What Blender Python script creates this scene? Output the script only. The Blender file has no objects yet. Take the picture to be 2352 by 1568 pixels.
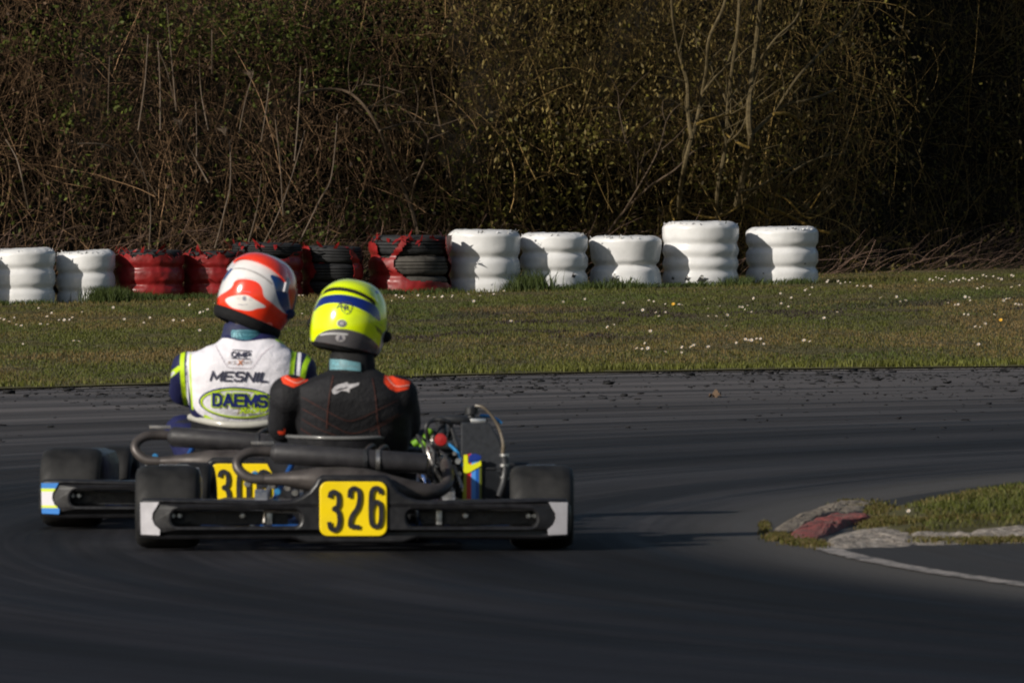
import bpy, bmesh, math, random
import numpy as np
from mathutils import Vector, Matrix
from mathutils.bvhtree import BVHTree
rad = math.radians
rng = np.random.default_rng(11)
random.seed(5)

# ------------------------------------------------------------------ camera, sky, sun, exposure
S = bpy.context.scene
COL = S.collection
CAM_H = 1.354
FPX = 26677.0            # focal length in units of a 2352 px wide picture
HOR = 286.0
cam_d = bpy.data.cameras.new('camera')
cam = bpy.data.objects.new('camera', cam_d)
COL.objects.link(cam)
cam.location = (0, 0, CAM_H)
cam.rotation_euler = (rad(90) - math.atan(498 / FPX), 0, 0)
cam_d.sensor_width = 36
cam_d.lens = FPX / 2352 * 36
cam_d.clip_end = 2000
cam_d.dof.use_dof = True
cam_d.dof.focus_distance = 72
cam_d.dof.aperture_fstop = 26
S.camera = cam

SUN_AZ, SUN_EL = rad(52), rad(24)      # azimuth: from behind the camera towards its left
sun_vec = Vector((-math.sin(SUN_AZ) * math.cos(SUN_EL), -math.cos(SUN_AZ) * math.cos(SUN_EL), math.sin(SUN_EL)))
W = bpy.data.worlds.new('World')
S.world = W
W.use_nodes = True
sky = W.node_tree.nodes.new('ShaderNodeTexSky')
sky.sky_type = 'NISHITA'
sky.sun_disc = False
sky.sun_elevation = SUN_EL
sky.sun_rotation = math.atan2(sun_vec.x, sun_vec.y)
bg = W.node_tree.nodes['Background']
bg.inputs['Strength'].default_value = 0.06
W.node_tree.links.new(sky.outputs[0], bg.inputs['Color'])
sun_d = bpy.data.lights.new('sun', 'SUN')
sun_d.energy = 4.8
sun_d.angle = rad(0.5)
sun_d.color = (1.0, 0.935, 0.835)
sun = bpy.data.objects.new('sun', sun_d)
COL.objects.link(sun)
sun.rotation_euler = (-sun_vec).to_track_quat('-Z', 'Y').to_euler()
sun.location = (-10, 20, 20)
S.view_settings.view_transform = 'Standard'
S.view_settings.look = 'None'
S.view_settings.exposure = 0.0
S.view_settings.gamma = 1.0
S.render.engine = 'CYCLES'
S.cycles.filter_width = 1.9
S.cycles.max_bounces = 6


def at(px, py, Y):
    return Vector(((px - 1176) * Y / FPX, Y, CAM_H - (py - HOR) * Y / FPX))


# ------------------------------------------------------------------ helpers: tags and materials
def tag(o, label=None, cat=None, group=None, kind=None):
    if label: o['label'] = label
    if cat: o['category'] = cat
    if group: o['group'] = group
    if kind: o['kind'] = kind
    return o


def empty(name, loc, label, cat, group=None, rz=0.0):
    o = bpy.data.objects.new(name, None)
    COL.objects.link(o)
    o.location = loc
    o.rotation_euler = (0, 0, rz)
    o.empty_display_size = 0.1
    return tag(o, label, cat, group)


def new_mat(name):
    m = bpy.data.materials.new(name)
    m.use_nodes = True
    return m, m.node_tree, m.node_tree.nodes['Principled BSDF']


def node(nt, typ, **kw):
    n = nt.nodes.new(typ)
    for k, v in kw.items():
        setattr(n, k, v)
    return n


def rgba(c):
    return (c[0], c[1], c[2], 1.0)


def mathn(nt, op, a, b=None, c=None, clamp=False):
    n = node(nt, 'ShaderNodeMath', operation=op)
    n.use_clamp = clamp
    for i, v in enumerate((a, b, c)):
        if v is None: continue
        if isinstance(v, (int, float)): n.inputs[i].default_value = v
        else: nt.links.new(v, n.inputs[i])
    return n.outputs[0]


def mixc(nt, fac, a, b, mode='MIX'):
    n = node(nt, 'ShaderNodeMix', data_type='RGBA', blend_type=mode)
    for i, v in ((0, fac), (6, a), (7, b)):
        if isinstance(v, (int, float)): n.inputs[i].default_value = v
        elif isinstance(v, (tuple, list)): n.inputs[i].default_value = rgba(v)
        else: nt.links.new(v, n.inputs[i])
    return n.outputs[2]


def ramp(nt, fac, stops):
    n = node(nt, 'ShaderNodeValToRGB')
    cr = n.color_ramp
    while len(cr.elements) < len(stops): cr.elements.new(0.5)
    for e, (p, c) in zip(cr.elements, stops):
        e.position = p
        e.color = rgba(c) if isinstance(c, (tuple, list)) else (c, c, c, 1)
    nt.links.new(fac, n.inputs[0])
    return n.outputs[0]


def noise(nt, vec, scale, detail=3, rough=0.55, dist=0.0):
    n = node(nt, 'ShaderNodeTexNoise')
    n.inputs['Scale'].default_value = scale
    n.inputs['Detail'].default_value = detail
    n.inputs['Roughness'].default_value = rough
    n.inputs['Distortion'].default_value = dist
    if vec is not None: nt.links.new(vec, n.inputs['Vector'])
    return n.outputs[0]


def plain(name, col, rough=0.5, metal=0.0, var=0.25, scale=30.0, bump=0.0, coat=0.0, spec=0.5, coord='Object'):
    """a procedural material: the colour broken by two octaves of noise (dust, wear)"""
    m, nt, p = new_mat(name)
    tc = node(nt, 'ShaderNodeTexCoord')
    v = tc.outputs[coord]
    n1 = noise(nt, v, scale, 4, 0.6)
    dark = tuple(c * (1 - var) for c in col)
    lite = tuple(min(1, c * (1 + var) + 0.01 * var) for c in col)
    nt.links.new(ramp(nt, n1, [(0.3, dark), (0.7, lite)]), p.inputs['Base Color'])
    p.inputs['Metallic'].default_value = metal
    nt.links.new(ramp(nt, noise(nt, v, scale * 1.7, 3), [(0.3, max(0, rough - .12)), (0.7, min(1, rough + .12))]), p.inputs['Roughness'])
    p.inputs['Specular IOR Level'].default_value = spec
    p.inputs['Coat Weight'].default_value = coat
    p.inputs['Coat Roughness'].default_value = 0.08
    if bump:
        b = node(nt, 'ShaderNodeBump')
        b.inputs['Strength'].default_value = bump
        b.inputs['Distance'].default_value = 0.01
        nt.links.new(noise(nt, v, scale * 2, 5), b.inputs['Height'])
        nt.links.new(b.outputs[0], p.inputs['Normal'])
    return m


def layers(name, base, lay, rough=0.5, coat=0.0, bump=0.0, bscale=60, soft=0.7, spec=0.5):
    """base colour with printed areas; each area is the signed-distance attribute it was cut from"""
    m, nt, p = new_mat(name)
    tc = node(nt, 'ShaderNodeTexCoord')
    n1 = noise(nt, tc.outputs['Object'], 25, 4)
    col = None
    cur = base
    for a, c in lay:
        at_ = node(nt, 'ShaderNodeAttribute', attribute_name=a)
        mr = node(nt, 'ShaderNodeMapRange')
        mr.inputs[1].default_value = -soft
        mr.inputs[2].default_value = soft
        nt.links.new(at_.outputs['Fac'], mr.inputs[0])
        cur = mixc(nt, mr.outputs[0], cur, c)
    shade = ramp(nt, n1, [(0.3, 0.86), (0.7, 1.0)])
    nt.links.new(mixc(nt, 1.0, cur, shade, 'MULTIPLY'), p.inputs['Base Color'])
    p.inputs['Roughness'].default_value = rough
    p.inputs['Coat Weight'].default_value = coat
    p.inputs['Coat Roughness'].default_value = 0.06
    p.inputs['Specular IOR Level'].default_value = spec
    if bump:
        b = node(nt, 'ShaderNodeBump')
        b.inputs['Strength'].default_value = bump
        b.inputs['Distance'].default_value = 0.012
        nt.links.new(noise(nt, tc.outputs['Object'], bscale, 3, 0.5, 0.6), b.inputs['Height'])
        nt.links.new(b.outputs[0], p.inputs['Normal'])
    return m


def tinted(name, rough=0.7, spec=0.3, trans=0.0):
    """base colour from the per-piece tint (each blade, leaf or twig has its own)"""
    m, nt, p = new_mat(name)
    a = node(nt, 'ShaderNodeAttribute', attribute_name='tint')
    nt.links.new(a.outputs['Color'], p.inputs['Base Color'])
    p.inputs['Roughness'].default_value = rough
    p.inputs['Specular IOR Level'].default_value = spec
    if trans:
        t = node(nt, 'ShaderNodeBsdfTranslucent')
        nt.links.new(a.outputs['Color'], t.inputs['Color'])
        mx = node(nt, 'ShaderNodeMixShader')
        mx.inputs[0].default_value = trans
        nt.links.new(p.outputs[0], mx.inputs[1])
        nt.links.new(t.outputs[0], mx.inputs[2])
        nt.links.new(mx.outputs[0], nt.nodes['Material Output'].inputs['Surface'])
    return m


# ------------------------------------------------------------------ helpers: meshes
def link(name, me, mat, parent=None, smooth=True):
    o = bpy.data.objects.new(name, me)
    COL.objects.link(o)
    for m in (mat if isinstance(mat, (list, tuple)) else [mat]):
        if m is not None: me.materials.append(m)
    if parent is not None: o.parent = parent
    if smooth and len(me.polygons):
        me.polygons.foreach_set('use_smooth', np.ones(len(me.polygons), bool))
    return o


def np_mesh(name, V, Fc, mat, parent=None, smooth=True, tint=None, attrs=None):
    """mesh from numpy arrays; all faces of one size"""
    V = np.asarray(V, np.float32)
    Fc = np.asarray(Fc, np.int32)
    me = bpy.data.meshes.new(name)
    k = Fc.shape[1]
    me.vertices.add(len(V))
    me.vertices.foreach_set('co', V.ravel())
    me.loops.add(Fc.size)
    me.loops.foreach_set('vertex_index', Fc.ravel())
    me.polygons.add(len(Fc))
    me.polygons.foreach_set('loop_start', np.arange(0, Fc.size, k, dtype=np.int32))
    me.update(calc_edges=True)
    if tint is not None:
        a = me.attributes.new('tint', 'FLOAT_COLOR', 'POINT')
        t = np.ones((len(V), 4), np.float32)
        t[:, :3] = tint
        a.data.foreach_set('color', t.ravel())
    set_attrs(me, attrs)
    me.validate()
    return link(name, me, mat, parent, smooth)


def set_attrs(me, attrs):
    for k, v in (attrs or {}).items():
        a = me.attributes.new(k, 'FLOAT', 'POINT')
        a.data.foreach_set('value', np.asarray(v, np.float32))


class MB:
    def __init__(s):
        s.v = []; s.f = []

    def add(s, vs, fs, M=None):
        b = len(s.v)
        s.v += [tuple(M @ Vector(p)) if M is not None else tuple(p) for p in vs]
        s.f += [tuple(i + b for i in f) for f in fs]
        return s

    def box(s, c, size, bev=0.0, M=None):
        bm = bmesh.new()
        bmesh.ops.create_cube(bm, size=1)
        bmesh.ops.scale(bm, vec=size, verts=bm.verts)
        if bev:
            bmesh.ops.bevel(bm, geom=bm.edges[:], offset=bev, segments=2, affect='EDGES', profile=0.6)
        T = Matrix.Translation(c) if M is None else Matrix.Translation(c) @ M
        s.add([v.co[:] for v in bm.verts], [[v.index for v in f.verts] for f in bm.faces] if bm.verts.index_update() is None else [], T)
        bm.free()
        return s

    def tube(s, pts, r, n=10, caps=True, sub=1):
        P = [Vector(p) for p in pts]
        R = list(r) if isinstance(r, (list, tuple)) else [r] * len(P)
        if sub > 1: P, R = spline(P, R, sub)
        up = None
        rings = []
        for i, p in enumerate(P):
            t = (P[min(i + 1, len(P) - 1)] - P[max(i - 1, 0)]).normalized()
            if up is None:
                up = Vector((0, 0, 1)) if abs(t.z) < 0.9 else Vector((1, 0, 0))
            a = (up - t * up.dot(t))
            if a.length < 1e-6: a = t.orthogonal()
            a.normalize(); up = a
            b = t.cross(a)
            rings.append([p + (a * math.cos(k * 2 * math.pi / n) + b * math.sin(k * 2 * math.pi / n)) * R[i] for k in range(n)])
        b0 = len(s.v)
        for rg in rings: s.v += [tuple(q) for q in rg]
        for i in range(len(rings) - 1):
            for k in range(n):
                s.f.append((b0 + i * n + k, b0 + i * n + (k + 1) % n, b0 + (i + 1) * n + (k + 1) % n, b0 + (i + 1) * n + k))
        if caps:
            s.f.append(tuple(b0 + k for k in reversed(range(n))))
            s.f.append(tuple(b0 + (len(rings) - 1) * n + k for k in range(n)))
        return s

    def lathe(s, prof, n=32, M=None, close=False):
        """profile of (radius, height) turned about local z"""
        vs = [(r * math.cos(2 * math.pi * k / n), r * math.sin(2 * math.pi * k / n), h) for r, h in prof for k in range(n)]
        fs = []
        m = len(prof)
        for i in range(m if close else m - 1):
            j = (i + 1) % m
            for k in range(n):
                fs.append((i * n + k, i * n + (k + 1) % n, j * n + (k + 1) % n, j * n + k))
        return s.add(vs, fs, M)

    def grid(s, fn, nu, nv, M=None, closed_u=False):
        vs = [fn(i / (nu if closed_u else nu - 1), j / (nv - 1)) for i in range(nu) for j in range(nv)]
        fs = []
        for i in range(nu if closed_u else nu - 1):
            i2 = (i + 1) % nu
            for j in range(nv - 1):
                fs.append((i * nv + j, i2 * nv + j, i2 * nv + j + 1, i * nv + j + 1))
        return s.add(vs, fs, M)

    def build(s, name, mat, parent=None, smooth=True, sharp=40, solid=0.0):
        me = bpy.data.meshes.new(name)
        me.from_pydata(s.v, [], s.f)
        bm = bmesh.new(); bm.from_mesh(me)
        bmesh.ops.recalc_face_normals(bm, faces=bm.faces)
        if solid:
            bmesh.ops.solidify(bm, geom=bm.faces[:], thickness=solid)
        bm.to_mesh(me); bm.free()
        o = link(name, me, mat, parent, smooth)
        if smooth and sharp:
            me.set_sharp_from_angle(angle=rad(sharp))
        return o


def spline(P, R, sub):
    Q, q = [], []
    n = len(P)
    for i in range(n - 1):
        p0, p1, p2, p3 = P[max(i - 1, 0)], P[i], P[i + 1], P[min(i + 2, n - 1)]
        for k in range(sub):
            t = k / sub
            Q.append(0.5 * ((2 * p1) + (p2 - p0) * t + (2 * p0 - 5 * p1 + 4 * p2 - p3) * t * t + (3 * p1 - p0 - 3 * p2 + p3) * t ** 3))
            q.append(R[i] + (R[i + 1] - R[i]) * t)
    return Q + [P[-1]], q + [R[-1]]


def smooth2(poly, sub=5, closed=True):
    P = [Vector((x, y)) for x, y in poly]
    n = len(P)
    out = []
    for i in range(n if closed else n - 1):
        g = (lambda k: P[k % n]) if closed else (lambda k: P[max(0, min(n - 1, k))])
        p0, p1, p2, p3 = g(i - 1), g(i), g(i + 1), g(i + 2)
        for k in range(sub):
            t = k / sub
            q = 0.5 * ((2 * p1) + (p2 - p0) * t + (2 * p0 - 5 * p1 + 4 * p2 - p3) * t * t + (3 * p1 - p0 - 3 * p2 + p3) * t ** 3)
            out.append((q.x, q.y))
    if not closed: out.append((P[-1].x, P[-1].y))
    return out


def sdf(x, y, poly):
    """signed distance to a polygon, positive inside"""
    x = np.asarray(x, float); y = np.asarray(y, float)
    d = np.full(x.shape, 1e9); ins = np.zeros(x.shape, bool)
    n = len(poly)
    for i in range(n):
        (ax, ay), (bx, by) = poly[i], poly[(i + 1) % n]
        ex, ey = bx - ax, by - ay
        L = ex * ex + ey * ey + 1e-12
        t = np.clip(((x - ax) * ex + (y - ay) * ey) / L, 0, 1)
        d = np.minimum(d, np.hypot(x - ax - t * ex, y - ay - t * ey))
        if by != ay:
            c = ((ay > y) != (by > y)) & (x < (bx - ax) * (y - ay) / (by - ay) + ax)
            ins ^= c
    return np.where(ins, d, -d)


def sdline(x, y, pts, w):
    """signed distance to a stroke of half width w"""
    d = np.full(np.shape(x), 1e9)
    for (ax, ay), (bx, by) in zip(pts[:-1], pts[1:]):
        ex, ey = bx - ax, by - ay
        t = np.clip(((x - ax) * ex + (y - ay) * ey) / (ex * ex + ey * ey + 1e-12), 0, 1)
        d = np.minimum(d, np.hypot(x - ax - t * ex, y - ay - t * ey))
    return w - d


def flat_curve(outlines, extrude=0.0, bevel=0.0):
    """filled 2D outlines (with holes) as (verts, faces) in the xy plane"""
    cu = bpy.data.curves.new('tmp', 'CURVE')
    cu.dimensions = '2D'
    cu.fill_mode = 'BOTH'
    cu.extrude = extrude
    cu.bevel_depth = bevel
    cu.bevel_resolution = 1
    for pl in outlines:
        sp = cu.splines.new('POLY')
        sp.points.add(len(pl) - 1)
        for p, (x, y) in zip(sp.points, pl): p.co = (x, y, 0, 1)
        sp.use_cyclic_u = True
    return curve_vf(cu)


def curve_vf(cu):
    o = bpy.data.objects.new('tmp', cu)
    COL.objects.link(o)
    dg = bpy.context.evaluated_depsgraph_get()
    me = bpy.data.meshes.new_from_object(o.evaluated_get(dg))
    V = [v.co[:] for v in me.vertices]
    Fc = [tuple(p.vertices) for p in me.polygons]
    bpy.data.objects.remove(o); bpy.data.meshes.remove(me); bpy.data.curves.remove(cu)
    return V, Fc


def text_vf(txt, shear=0.0, bold=0.0, spacing=1.0):
    cu = bpy.data.curves.new('tmp', 'FONT')
    cu.body = txt
    cu.shear = shear
    cu.offset = bold
    cu.space_character = spacing
    V, Fc = curve_vf(cu)
    A = np.array(V)
    lo, hi = A.min(0), A.max(0)
    A = (A - lo) / np.maximum(hi - lo, 1e-6)
    return A[:, :2], Fc


def ribbon(pts, w, closed=False):
    """a stroke of width w along a 2D path as one polygon strip (verts, faces)"""
    n = len(pts)
    V, Fc = [], []
    for i in range(n):
        if closed: a, b = pts[i - 1], pts[(i + 1) % n]
        else: a, b = pts[max(i - 1, 0)], pts[min(i + 1, n - 1)]
        tx, ty = b[0] - a[0], b[1] - a[1]
        L = math.hypot(tx, ty) or 1
        nx, ny = -ty / L * w / 2, tx / L * w / 2
        V += [(pts[i][0] + nx, pts[i][1] + ny), (pts[i][0] - nx, pts[i][1] - ny)]
    for i in range(n if closed else n - 1):
        j = (i + 1) % n
        Fc.append((2 * i, 2 * i + 1, 2 * j + 1, 2 * j))
    return V, Fc


def tubes_np(P, R, n=3):
    """P (N,K,3) polylines, R (N,K) radii -> verts, quads, index of the polyline of each vertex"""
    N, K, _ = P.shape
    T = np.gradient(P, axis=1)
    T /= np.linalg.norm(T, axis=2, keepdims=True) + 1e-9
    ref = np.where(np.abs(T[..., 2:3]) < 0.8, np.array([0, 0, 1.0]), np.array([1.0, 0, 0]))
    A = np.cross(T, ref); A /= np.linalg.norm(A, axis=2, keepdims=True) + 1e-9
    B = np.cross(T, A)
    ang = np.arange(n) * 2 * np.pi / n
    V = P[:, :, None, :] + R[:, :, None, None] * (A[:, :, None, :] * np.cos(ang)[None, None, :, None] + B[:, :, None, :] * np.sin(ang)[None, None, :, None])
    idx = np.arange(N * K * n).reshape(N, K, n)
    a = idx[:, :-1, :]; b = np.roll(a, -1, axis=2)
    c = idx[:, 1:, :]; d = np.roll(c, -1, axis=2)
    Fc = np.stack([a, b, d, c], -1).reshape(-1, 4)
    return V.reshape(-1, 3), Fc, np.repeat(np.arange(N), K * n)


def vnoise(x, y, seed=0, oct=3):
    """value noise in [0,1], vectorised"""
    x = np.asarray(x, float); y = np.asarray(y, float)
    out = 0; amp = 1; tot = 0
    for o in range(oct):
        xi = np.floor(x).astype(np.int64); yi = np.floor(y).astype(np.int64)
        fx = x - xi; fy = y - yi
        fx = fx * fx * (3 - 2 * fx); fy = fy * fy * (3 - 2 * fy)
        def h(a, b):
            k = (a * 374761393 + b * 668265263 + (seed + o * 17) * 974711) & 0xffffffff
            k = ((k ^ (k >> 13)) * 1274126177) & 0xffffffff
            return ((k ^ (k >> 16)) & 0xffff) / 65535.0
        v = (h(xi, yi) * (1 - fx) + h(xi + 1, yi) * fx) * (1 - fy) + (h(xi, yi + 1) * (1 - fx) + h(xi + 1, yi + 1) * fx) * fy
        out = out + v * amp; tot += amp; amp *= 0.5
        x = x * 2.03 + 3.1; y = y * 2.03 + 1.7
    return out / tot


def sstep(a, b, x):
    t = np.clip((np.asarray(x, float) - a) / (b - a), 0, 1)
    return t * t * (3 - 2 * t)

# ================================================================== THE SETTING
EX = [-30, -12, -6, -2.61, -1.4, 0, 1.41, 2.85, 6, 12, 30]
EY = [12, 42, 53.5, 59.1, 60.8, 62.7, 63.8, 64.6, 65.6, 66, 62]


def edge_y(X): return np.interp(X, EX, EY)
def row_y(X): return 98 - 0.52 * (2.28 - np.asarray(X, float))


def ground_z(X, Y):
    X = np.asarray(X, float); Y = np.asarray(Y, float)
    zr = np.clip(-0.12 * (2.28 - X) / 6.3, -0.25, 0.03)
    e = edge_y(X); r = row_y(X)
    z = 0.012 + zr * sstep(0, 1, (Y - e) / (r - e))
    return z + 0.10 * sstep(3.0, 9.0, Y - r) * sstep(1.5, 4.5, X)


def sheet(name, xs, fy, nv, fz, mat):
    xs = np.asarray(xs)
    V = []
    for x in xs:
        y0, y1 = fy(x)
        for t in np.linspace(0, 1, nv):
            y = y0 + (y1 - y0) * t
            V.append((x, y, fz(x, y)))
    n = len(xs)
    Fc = [(i * nv + j, (i + 1) * nv + j, (i + 1) * nv + j + 1, i * nv + j + 1) for i in range(n - 1) for j in range(nv - 1)]
    return np_mesh(name, V, Fc, mat)


CX, CY = 18.0, 38.5            # centre of the bend


def asphalt_mat():
    m, nt, p = new_mat('asphalt')
    geo = node(nt, 'ShaderNodeNewGeometry')
    sep = node(nt, 'ShaderNodeSeparateXYZ')
    nt.links.new(geo.outputs['Position'], sep.inputs[0])
    x = mathn(nt, 'SUBTRACT', sep.outputs[0], CX)
    y = mathn(nt, 'SUBTRACT', sep.outputs[1], CY)
    r = mathn(nt, 'SQRT', mathn(nt, 'ADD', mathn(nt, 'MULTIPLY', x, x), mathn(nt, 'MULTIPLY', y, y)))
    th = mathn(nt, 'ARCTAN2', y, mathn(nt, 'MULTIPLY', x, -1.0))
    def polar(fr, ft, seed):
        c = node(nt, 'ShaderNodeCombineXYZ')
        nt.links.new(mathn(nt, 'MULTIPLY', r, fr), c.inputs[0])
        nt.links.new(mathn(nt, 'MULTIPLY', th, ft), c.inputs[1])
        c.inputs[2].default_value = seed
        return c.outputs[0]
    s1 = noise(nt, polar(1.3, 1.1, 3.0), 1.0, 5, 0.62)           # broad rubbered bands
    s2 = noise(nt, polar(6.0, 2.0, 9.0), 1.0, 4, 0.6)            # single tyre streaks
    s3 = noise(nt, polar(2.0, 9.0, 5.0), 1.0, 3, 0.55)           # patches along the band
    fine = noise(nt, geo.outputs['Position'], 55.0, 4, 0.7)
    grain = noise(nt, geo.outputs['Position'], 420.0, 2, 0.6)
    # the outer lane is cleaner and greyer, the racing line is dark with rubber
    lane = node(nt, 'ShaderNodeMapRange'); lane.interpolation_type = 'SMOOTHSTEP'
    nt.links.new(r, lane.inputs[0])
    lane.inputs[1].default_value = 19.5; lane.inputs[2].default_value = 27.5
    base = mixc(nt, lane.outputs[0], (0.032, 0.031, 0.034), (0.125, 0.113, 0.110))
    # nearer stretch darkened in the colour, standing in for vignette and grazing-light falloff
    fore_shade = node(nt, 'ShaderNodeMapRange'); fore_shade.interpolation_type = 'SMOOTHSTEP'
    nt.links.new(mathn(nt, 'ADD', th, mathn(nt, 'MULTIPLY', mathn(nt, 'SUBTRACT', s3, 0.5), 0.35)), fore_shade.inputs[0])
    fore_shade.inputs[1].default_value = -0.50; fore_shade.inputs[2].default_value = 0.25
    base = mixc(nt, fore_shade.outputs[0], mixc(nt, 1.0, base, (0.29, 0.29, 0.36), 'MULTIPLY'), base)
    band = ramp(nt, s1, [(0.40, 0.42), (0.60, 1.25)])
    streak = ramp(nt, s2, [(0.40, 0.60), (0.56, 1.10)])
    patch = ramp(nt, s3, [(0.3, 0.8), (0.7, 1.15)])
    c = mixc(nt, 1.0, base, band, 'MULTIPLY')
    c = mixc(nt, 0.8, c, streak, 'MULTIPLY')
    s4 = noise(nt, polar(17.0, 2.6, 2.0), 1.0, 3, 0.6)
    c = mixc(nt, 0.75, c, ramp(nt, s4, [(0.40, 0.62), (0.54, 1.08)]), 'MULTIPLY')
    c = mixc(nt, 0.8, c, patch, 'MULTIPLY')
    c = mixc(nt, 0.8, c, ramp(nt, fine, [(0.3, 0.75), (0.7, 1.25)]), 'MULTIPLY')
    # worn pale aggregate beside the inner kerb
    worn = node(nt, 'ShaderNodeMapRange'); worn.interpolation_type = 'SMOOTHSTEP'
    nt.links.new(mathn(nt, 'ADD', r, mathn(nt, 'MULTIPLY', mathn(nt, 'SUBTRACT', fine, 0.5), 0.5)), worn.inputs[0])
    worn.inputs[1].default_value = 17.62; worn.inputs[2].default_value = 17.10
    wf = mathn(nt, 'MULTIPLY', worn.outputs[0], mathn(nt, 'ADD', mathn(nt, 'MULTIPLY', mathn(nt, 'GREATER_THAN', r, 17.0), 0.32), 0.22))
    c = mixc(nt, wf, c, (0.125, 0.115, 0.105))
    c = mixc(nt, 0.6, c, ramp(nt, grain, [(0.35, 0.5), (0.65, 1.5)]), 'MULTIPLY')
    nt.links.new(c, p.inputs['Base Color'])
    nt.links.new(ramp(nt, s2, [(0.35, 0.62), (0.65, 0.85)]), p.inputs['Roughness'])
    p.inputs['Specular IOR Level'].default_value = 0.12
    b = node(nt, 'ShaderNodeBump'); b.inputs['Strength'].default_value = 0.5; b.inputs['Distance'].default_value = 0.004
    nt.links.new(grain, b.inputs['Height']); nt.links.new(b.outputs[0], p.inputs['Normal'])
    return m


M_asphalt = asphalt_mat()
M_soil = plain('verge soil', (0.078, 0.070, 0.028), 0.9, var=0.5, scale=9, bump=0.4, spec=0.1)
M_backing = plain('dark backing', (0.012, 0.010, 0.007), 0.95, var=0.6, scale=5, bump=0.6, spec=0.05)  # near-black base puts the thicket's inner shade into the colour
M_terrain = plain('terrain grass', (0.05, 0.055, 0.02), 0.9, var=0.4, scale=0.5, spec=0.1)

xs = np.concatenate([[-30, -20, -12, -8], np.arange(-6, 8.01, 0.25), [9, 12, 20, 30]])
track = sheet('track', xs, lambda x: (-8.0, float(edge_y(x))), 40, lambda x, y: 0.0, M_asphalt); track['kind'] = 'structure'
verge = sheet('verge', xs, lambda x: (float(edge_y(x)) - 0.03, 125.0), 60, lambda x, y: float(ground_z(x, y)), M_soil); verge['kind'] = 'structure'
T = MB().add([(-600, -200, -0.6), (600, -200, -0.6), (600, 900, -0.6), (-600, 900, -0.6)], [(0, 1, 2, 3)]).build('terrain', M_terrain, smooth=False)
T['kind'] = 'structure'

# ------------------------------------------------------------------ white edge line along the inside of the bend
M_line = None
def line_mat():
    m, nt, p = new_mat('worn white paint')
    geo = node(nt, 'ShaderNodeNewGeometry')
    n1 = noise(nt, geo.outputs['Position'], 38, 5, 0.75)
    n2 = noise(nt, geo.outputs['Position'], 7, 3)
    f = mathn(nt, 'MULTIPLY', n1, mathn(nt, 'ADD', n2, 0.5))
    nt.links.new(ramp(nt, f, [(0.40, (0.05, 0.048, 0.046)), (0.52, (0.25, 0.22, 0.20)), (0.7, (0.36, 0.32, 0.30))]), p.inputs['Base Color'])
    p.inputs['Roughness'].default_value = 0.8
    return m
M_line = line_mat()
LV, LF = [], []
NL = 160
for i in range(NL):
    Y = 24 + (38.1 - 24) * i / (NL - 1)
    rr = 17.06
    w = 0.075 * (1 - 0.6 * max(0, (Y - 37.0) / 1.1)) + 0.012 * random.random()
    for sgn in (-1, 1):
        r_ = rr + sgn * w / 2 + random.uniform(-.006, .006)
        LV.append((CX - math.sqrt(r_ * r_ - (Y - CY) ** 2), Y, 0.004))
LF = [(2 * i, 2 * i + 1, 2 * i + 3, 2 * i + 2) for i in range(NL - 1)]
ln = np_mesh('edge_line', LV, LF, M_line, smooth=False); ln['kind'] = 'structure'

# pale strip of dust along the outer edge of the asphalt
DV = []
for x in np.arange(-7, 9, 0.1):
    e = float(edge_y(x)); j = random.uniform(0.05, 0.28)
    DV += [(x, e - j, 0.004), (x, e + 0.05, 0.004)]
du = np_mesh('edge_dust', DV, [(2 * i, 2 * i + 2, 2 * i + 3, 2 * i + 1) for i in range(len(DV) // 2 - 1)],
             plain('edge dust', (0.16, 0.14, 0.12), 0.9, var=0.6, scale=14), smooth=False); du['kind'] = 'structure'

# ------------------------------------------------------------------ infield island inside the bend
def isl_left(Y): return CX - np.sqrt(np.maximum(17.02 ** 2 - (np.asarray(Y, float) - CY) ** 2, 0.01))
def isl_front(X): return 37.30 + 0.95 * np.clip(np.asarray(X, float) - 1.0, 0, 30)


def isl_z(X, Y):
    X = np.asarray(X, float); Y = np.asarray(Y, float)
    d = np.minimum(X - isl_left(Y), (Y - isl_front(X)) * 0.6)
    return -0.01 + 0.045 * sstep(0.0, 0.55, d) + 0.05 * sstep(0.4, 2.5, d)


IX = np.concatenate([np.arange(0.95, 4.0, 0.05), np.arange(4, 14, 0.5)])
def isl_rng(x):
    h = math.sqrt(max(0.0, 17.02 ** 2 - (CX - x) ** 2))
    return (max(float(isl_front(x)), CY - h + 0.01), CY + h)
island = sheet('infield', IX, isl_rng, 60, lambda x, y: float(isl_z(x, y)), M_soil); island['kind'] = 'structure'

# kerb blocks: weathered concrete, one with red paint
def concrete(name, a, b, c, sc=34, worn=None):
    m, nt, p = new_mat(name)
    tc = node(nt, 'ShaderNodeNewGeometry')
    n1 = noise(nt, tc.outputs['Position'], sc, 6, 0.7)
    n2 = noise(nt, tc.outputs['Position'], sc * 4, 3, 0.6)
    col = ramp(nt, n1, [(0.34, a), (0.5, b), (0.66, c)])
    if worn: col = mixc(nt, ramp(nt, noise(nt, tc.outputs['Position'], 16, 4, 0.7), [(0.50, 0.0), (0.60, 0.85)]), col, worn)
    nt.links.new(mixc(nt, 0.6, col, ramp(nt, n2, [(0.38, 0.35), (0.62, 1.35)]), 'MULTIPLY'), p.inputs['Base Color'])
    p.inputs['Roughness'].default_value = 0.9
    bb = node(nt, 'ShaderNodeBump'); bb.inputs['Strength'].default_value = 0.8; bb.inputs['Distance'].default_value = 0.012
    nt.links.new(n1, bb.inputs['Height']); nt.links.new(bb.outputs[0], p.inputs['Normal'])
    return m
M_conc = concrete('weathered concrete', (0.06, 0.05, 0.042), (0.26, 0.22, 0.18), (0.50, 0.44, 0.38))
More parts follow.
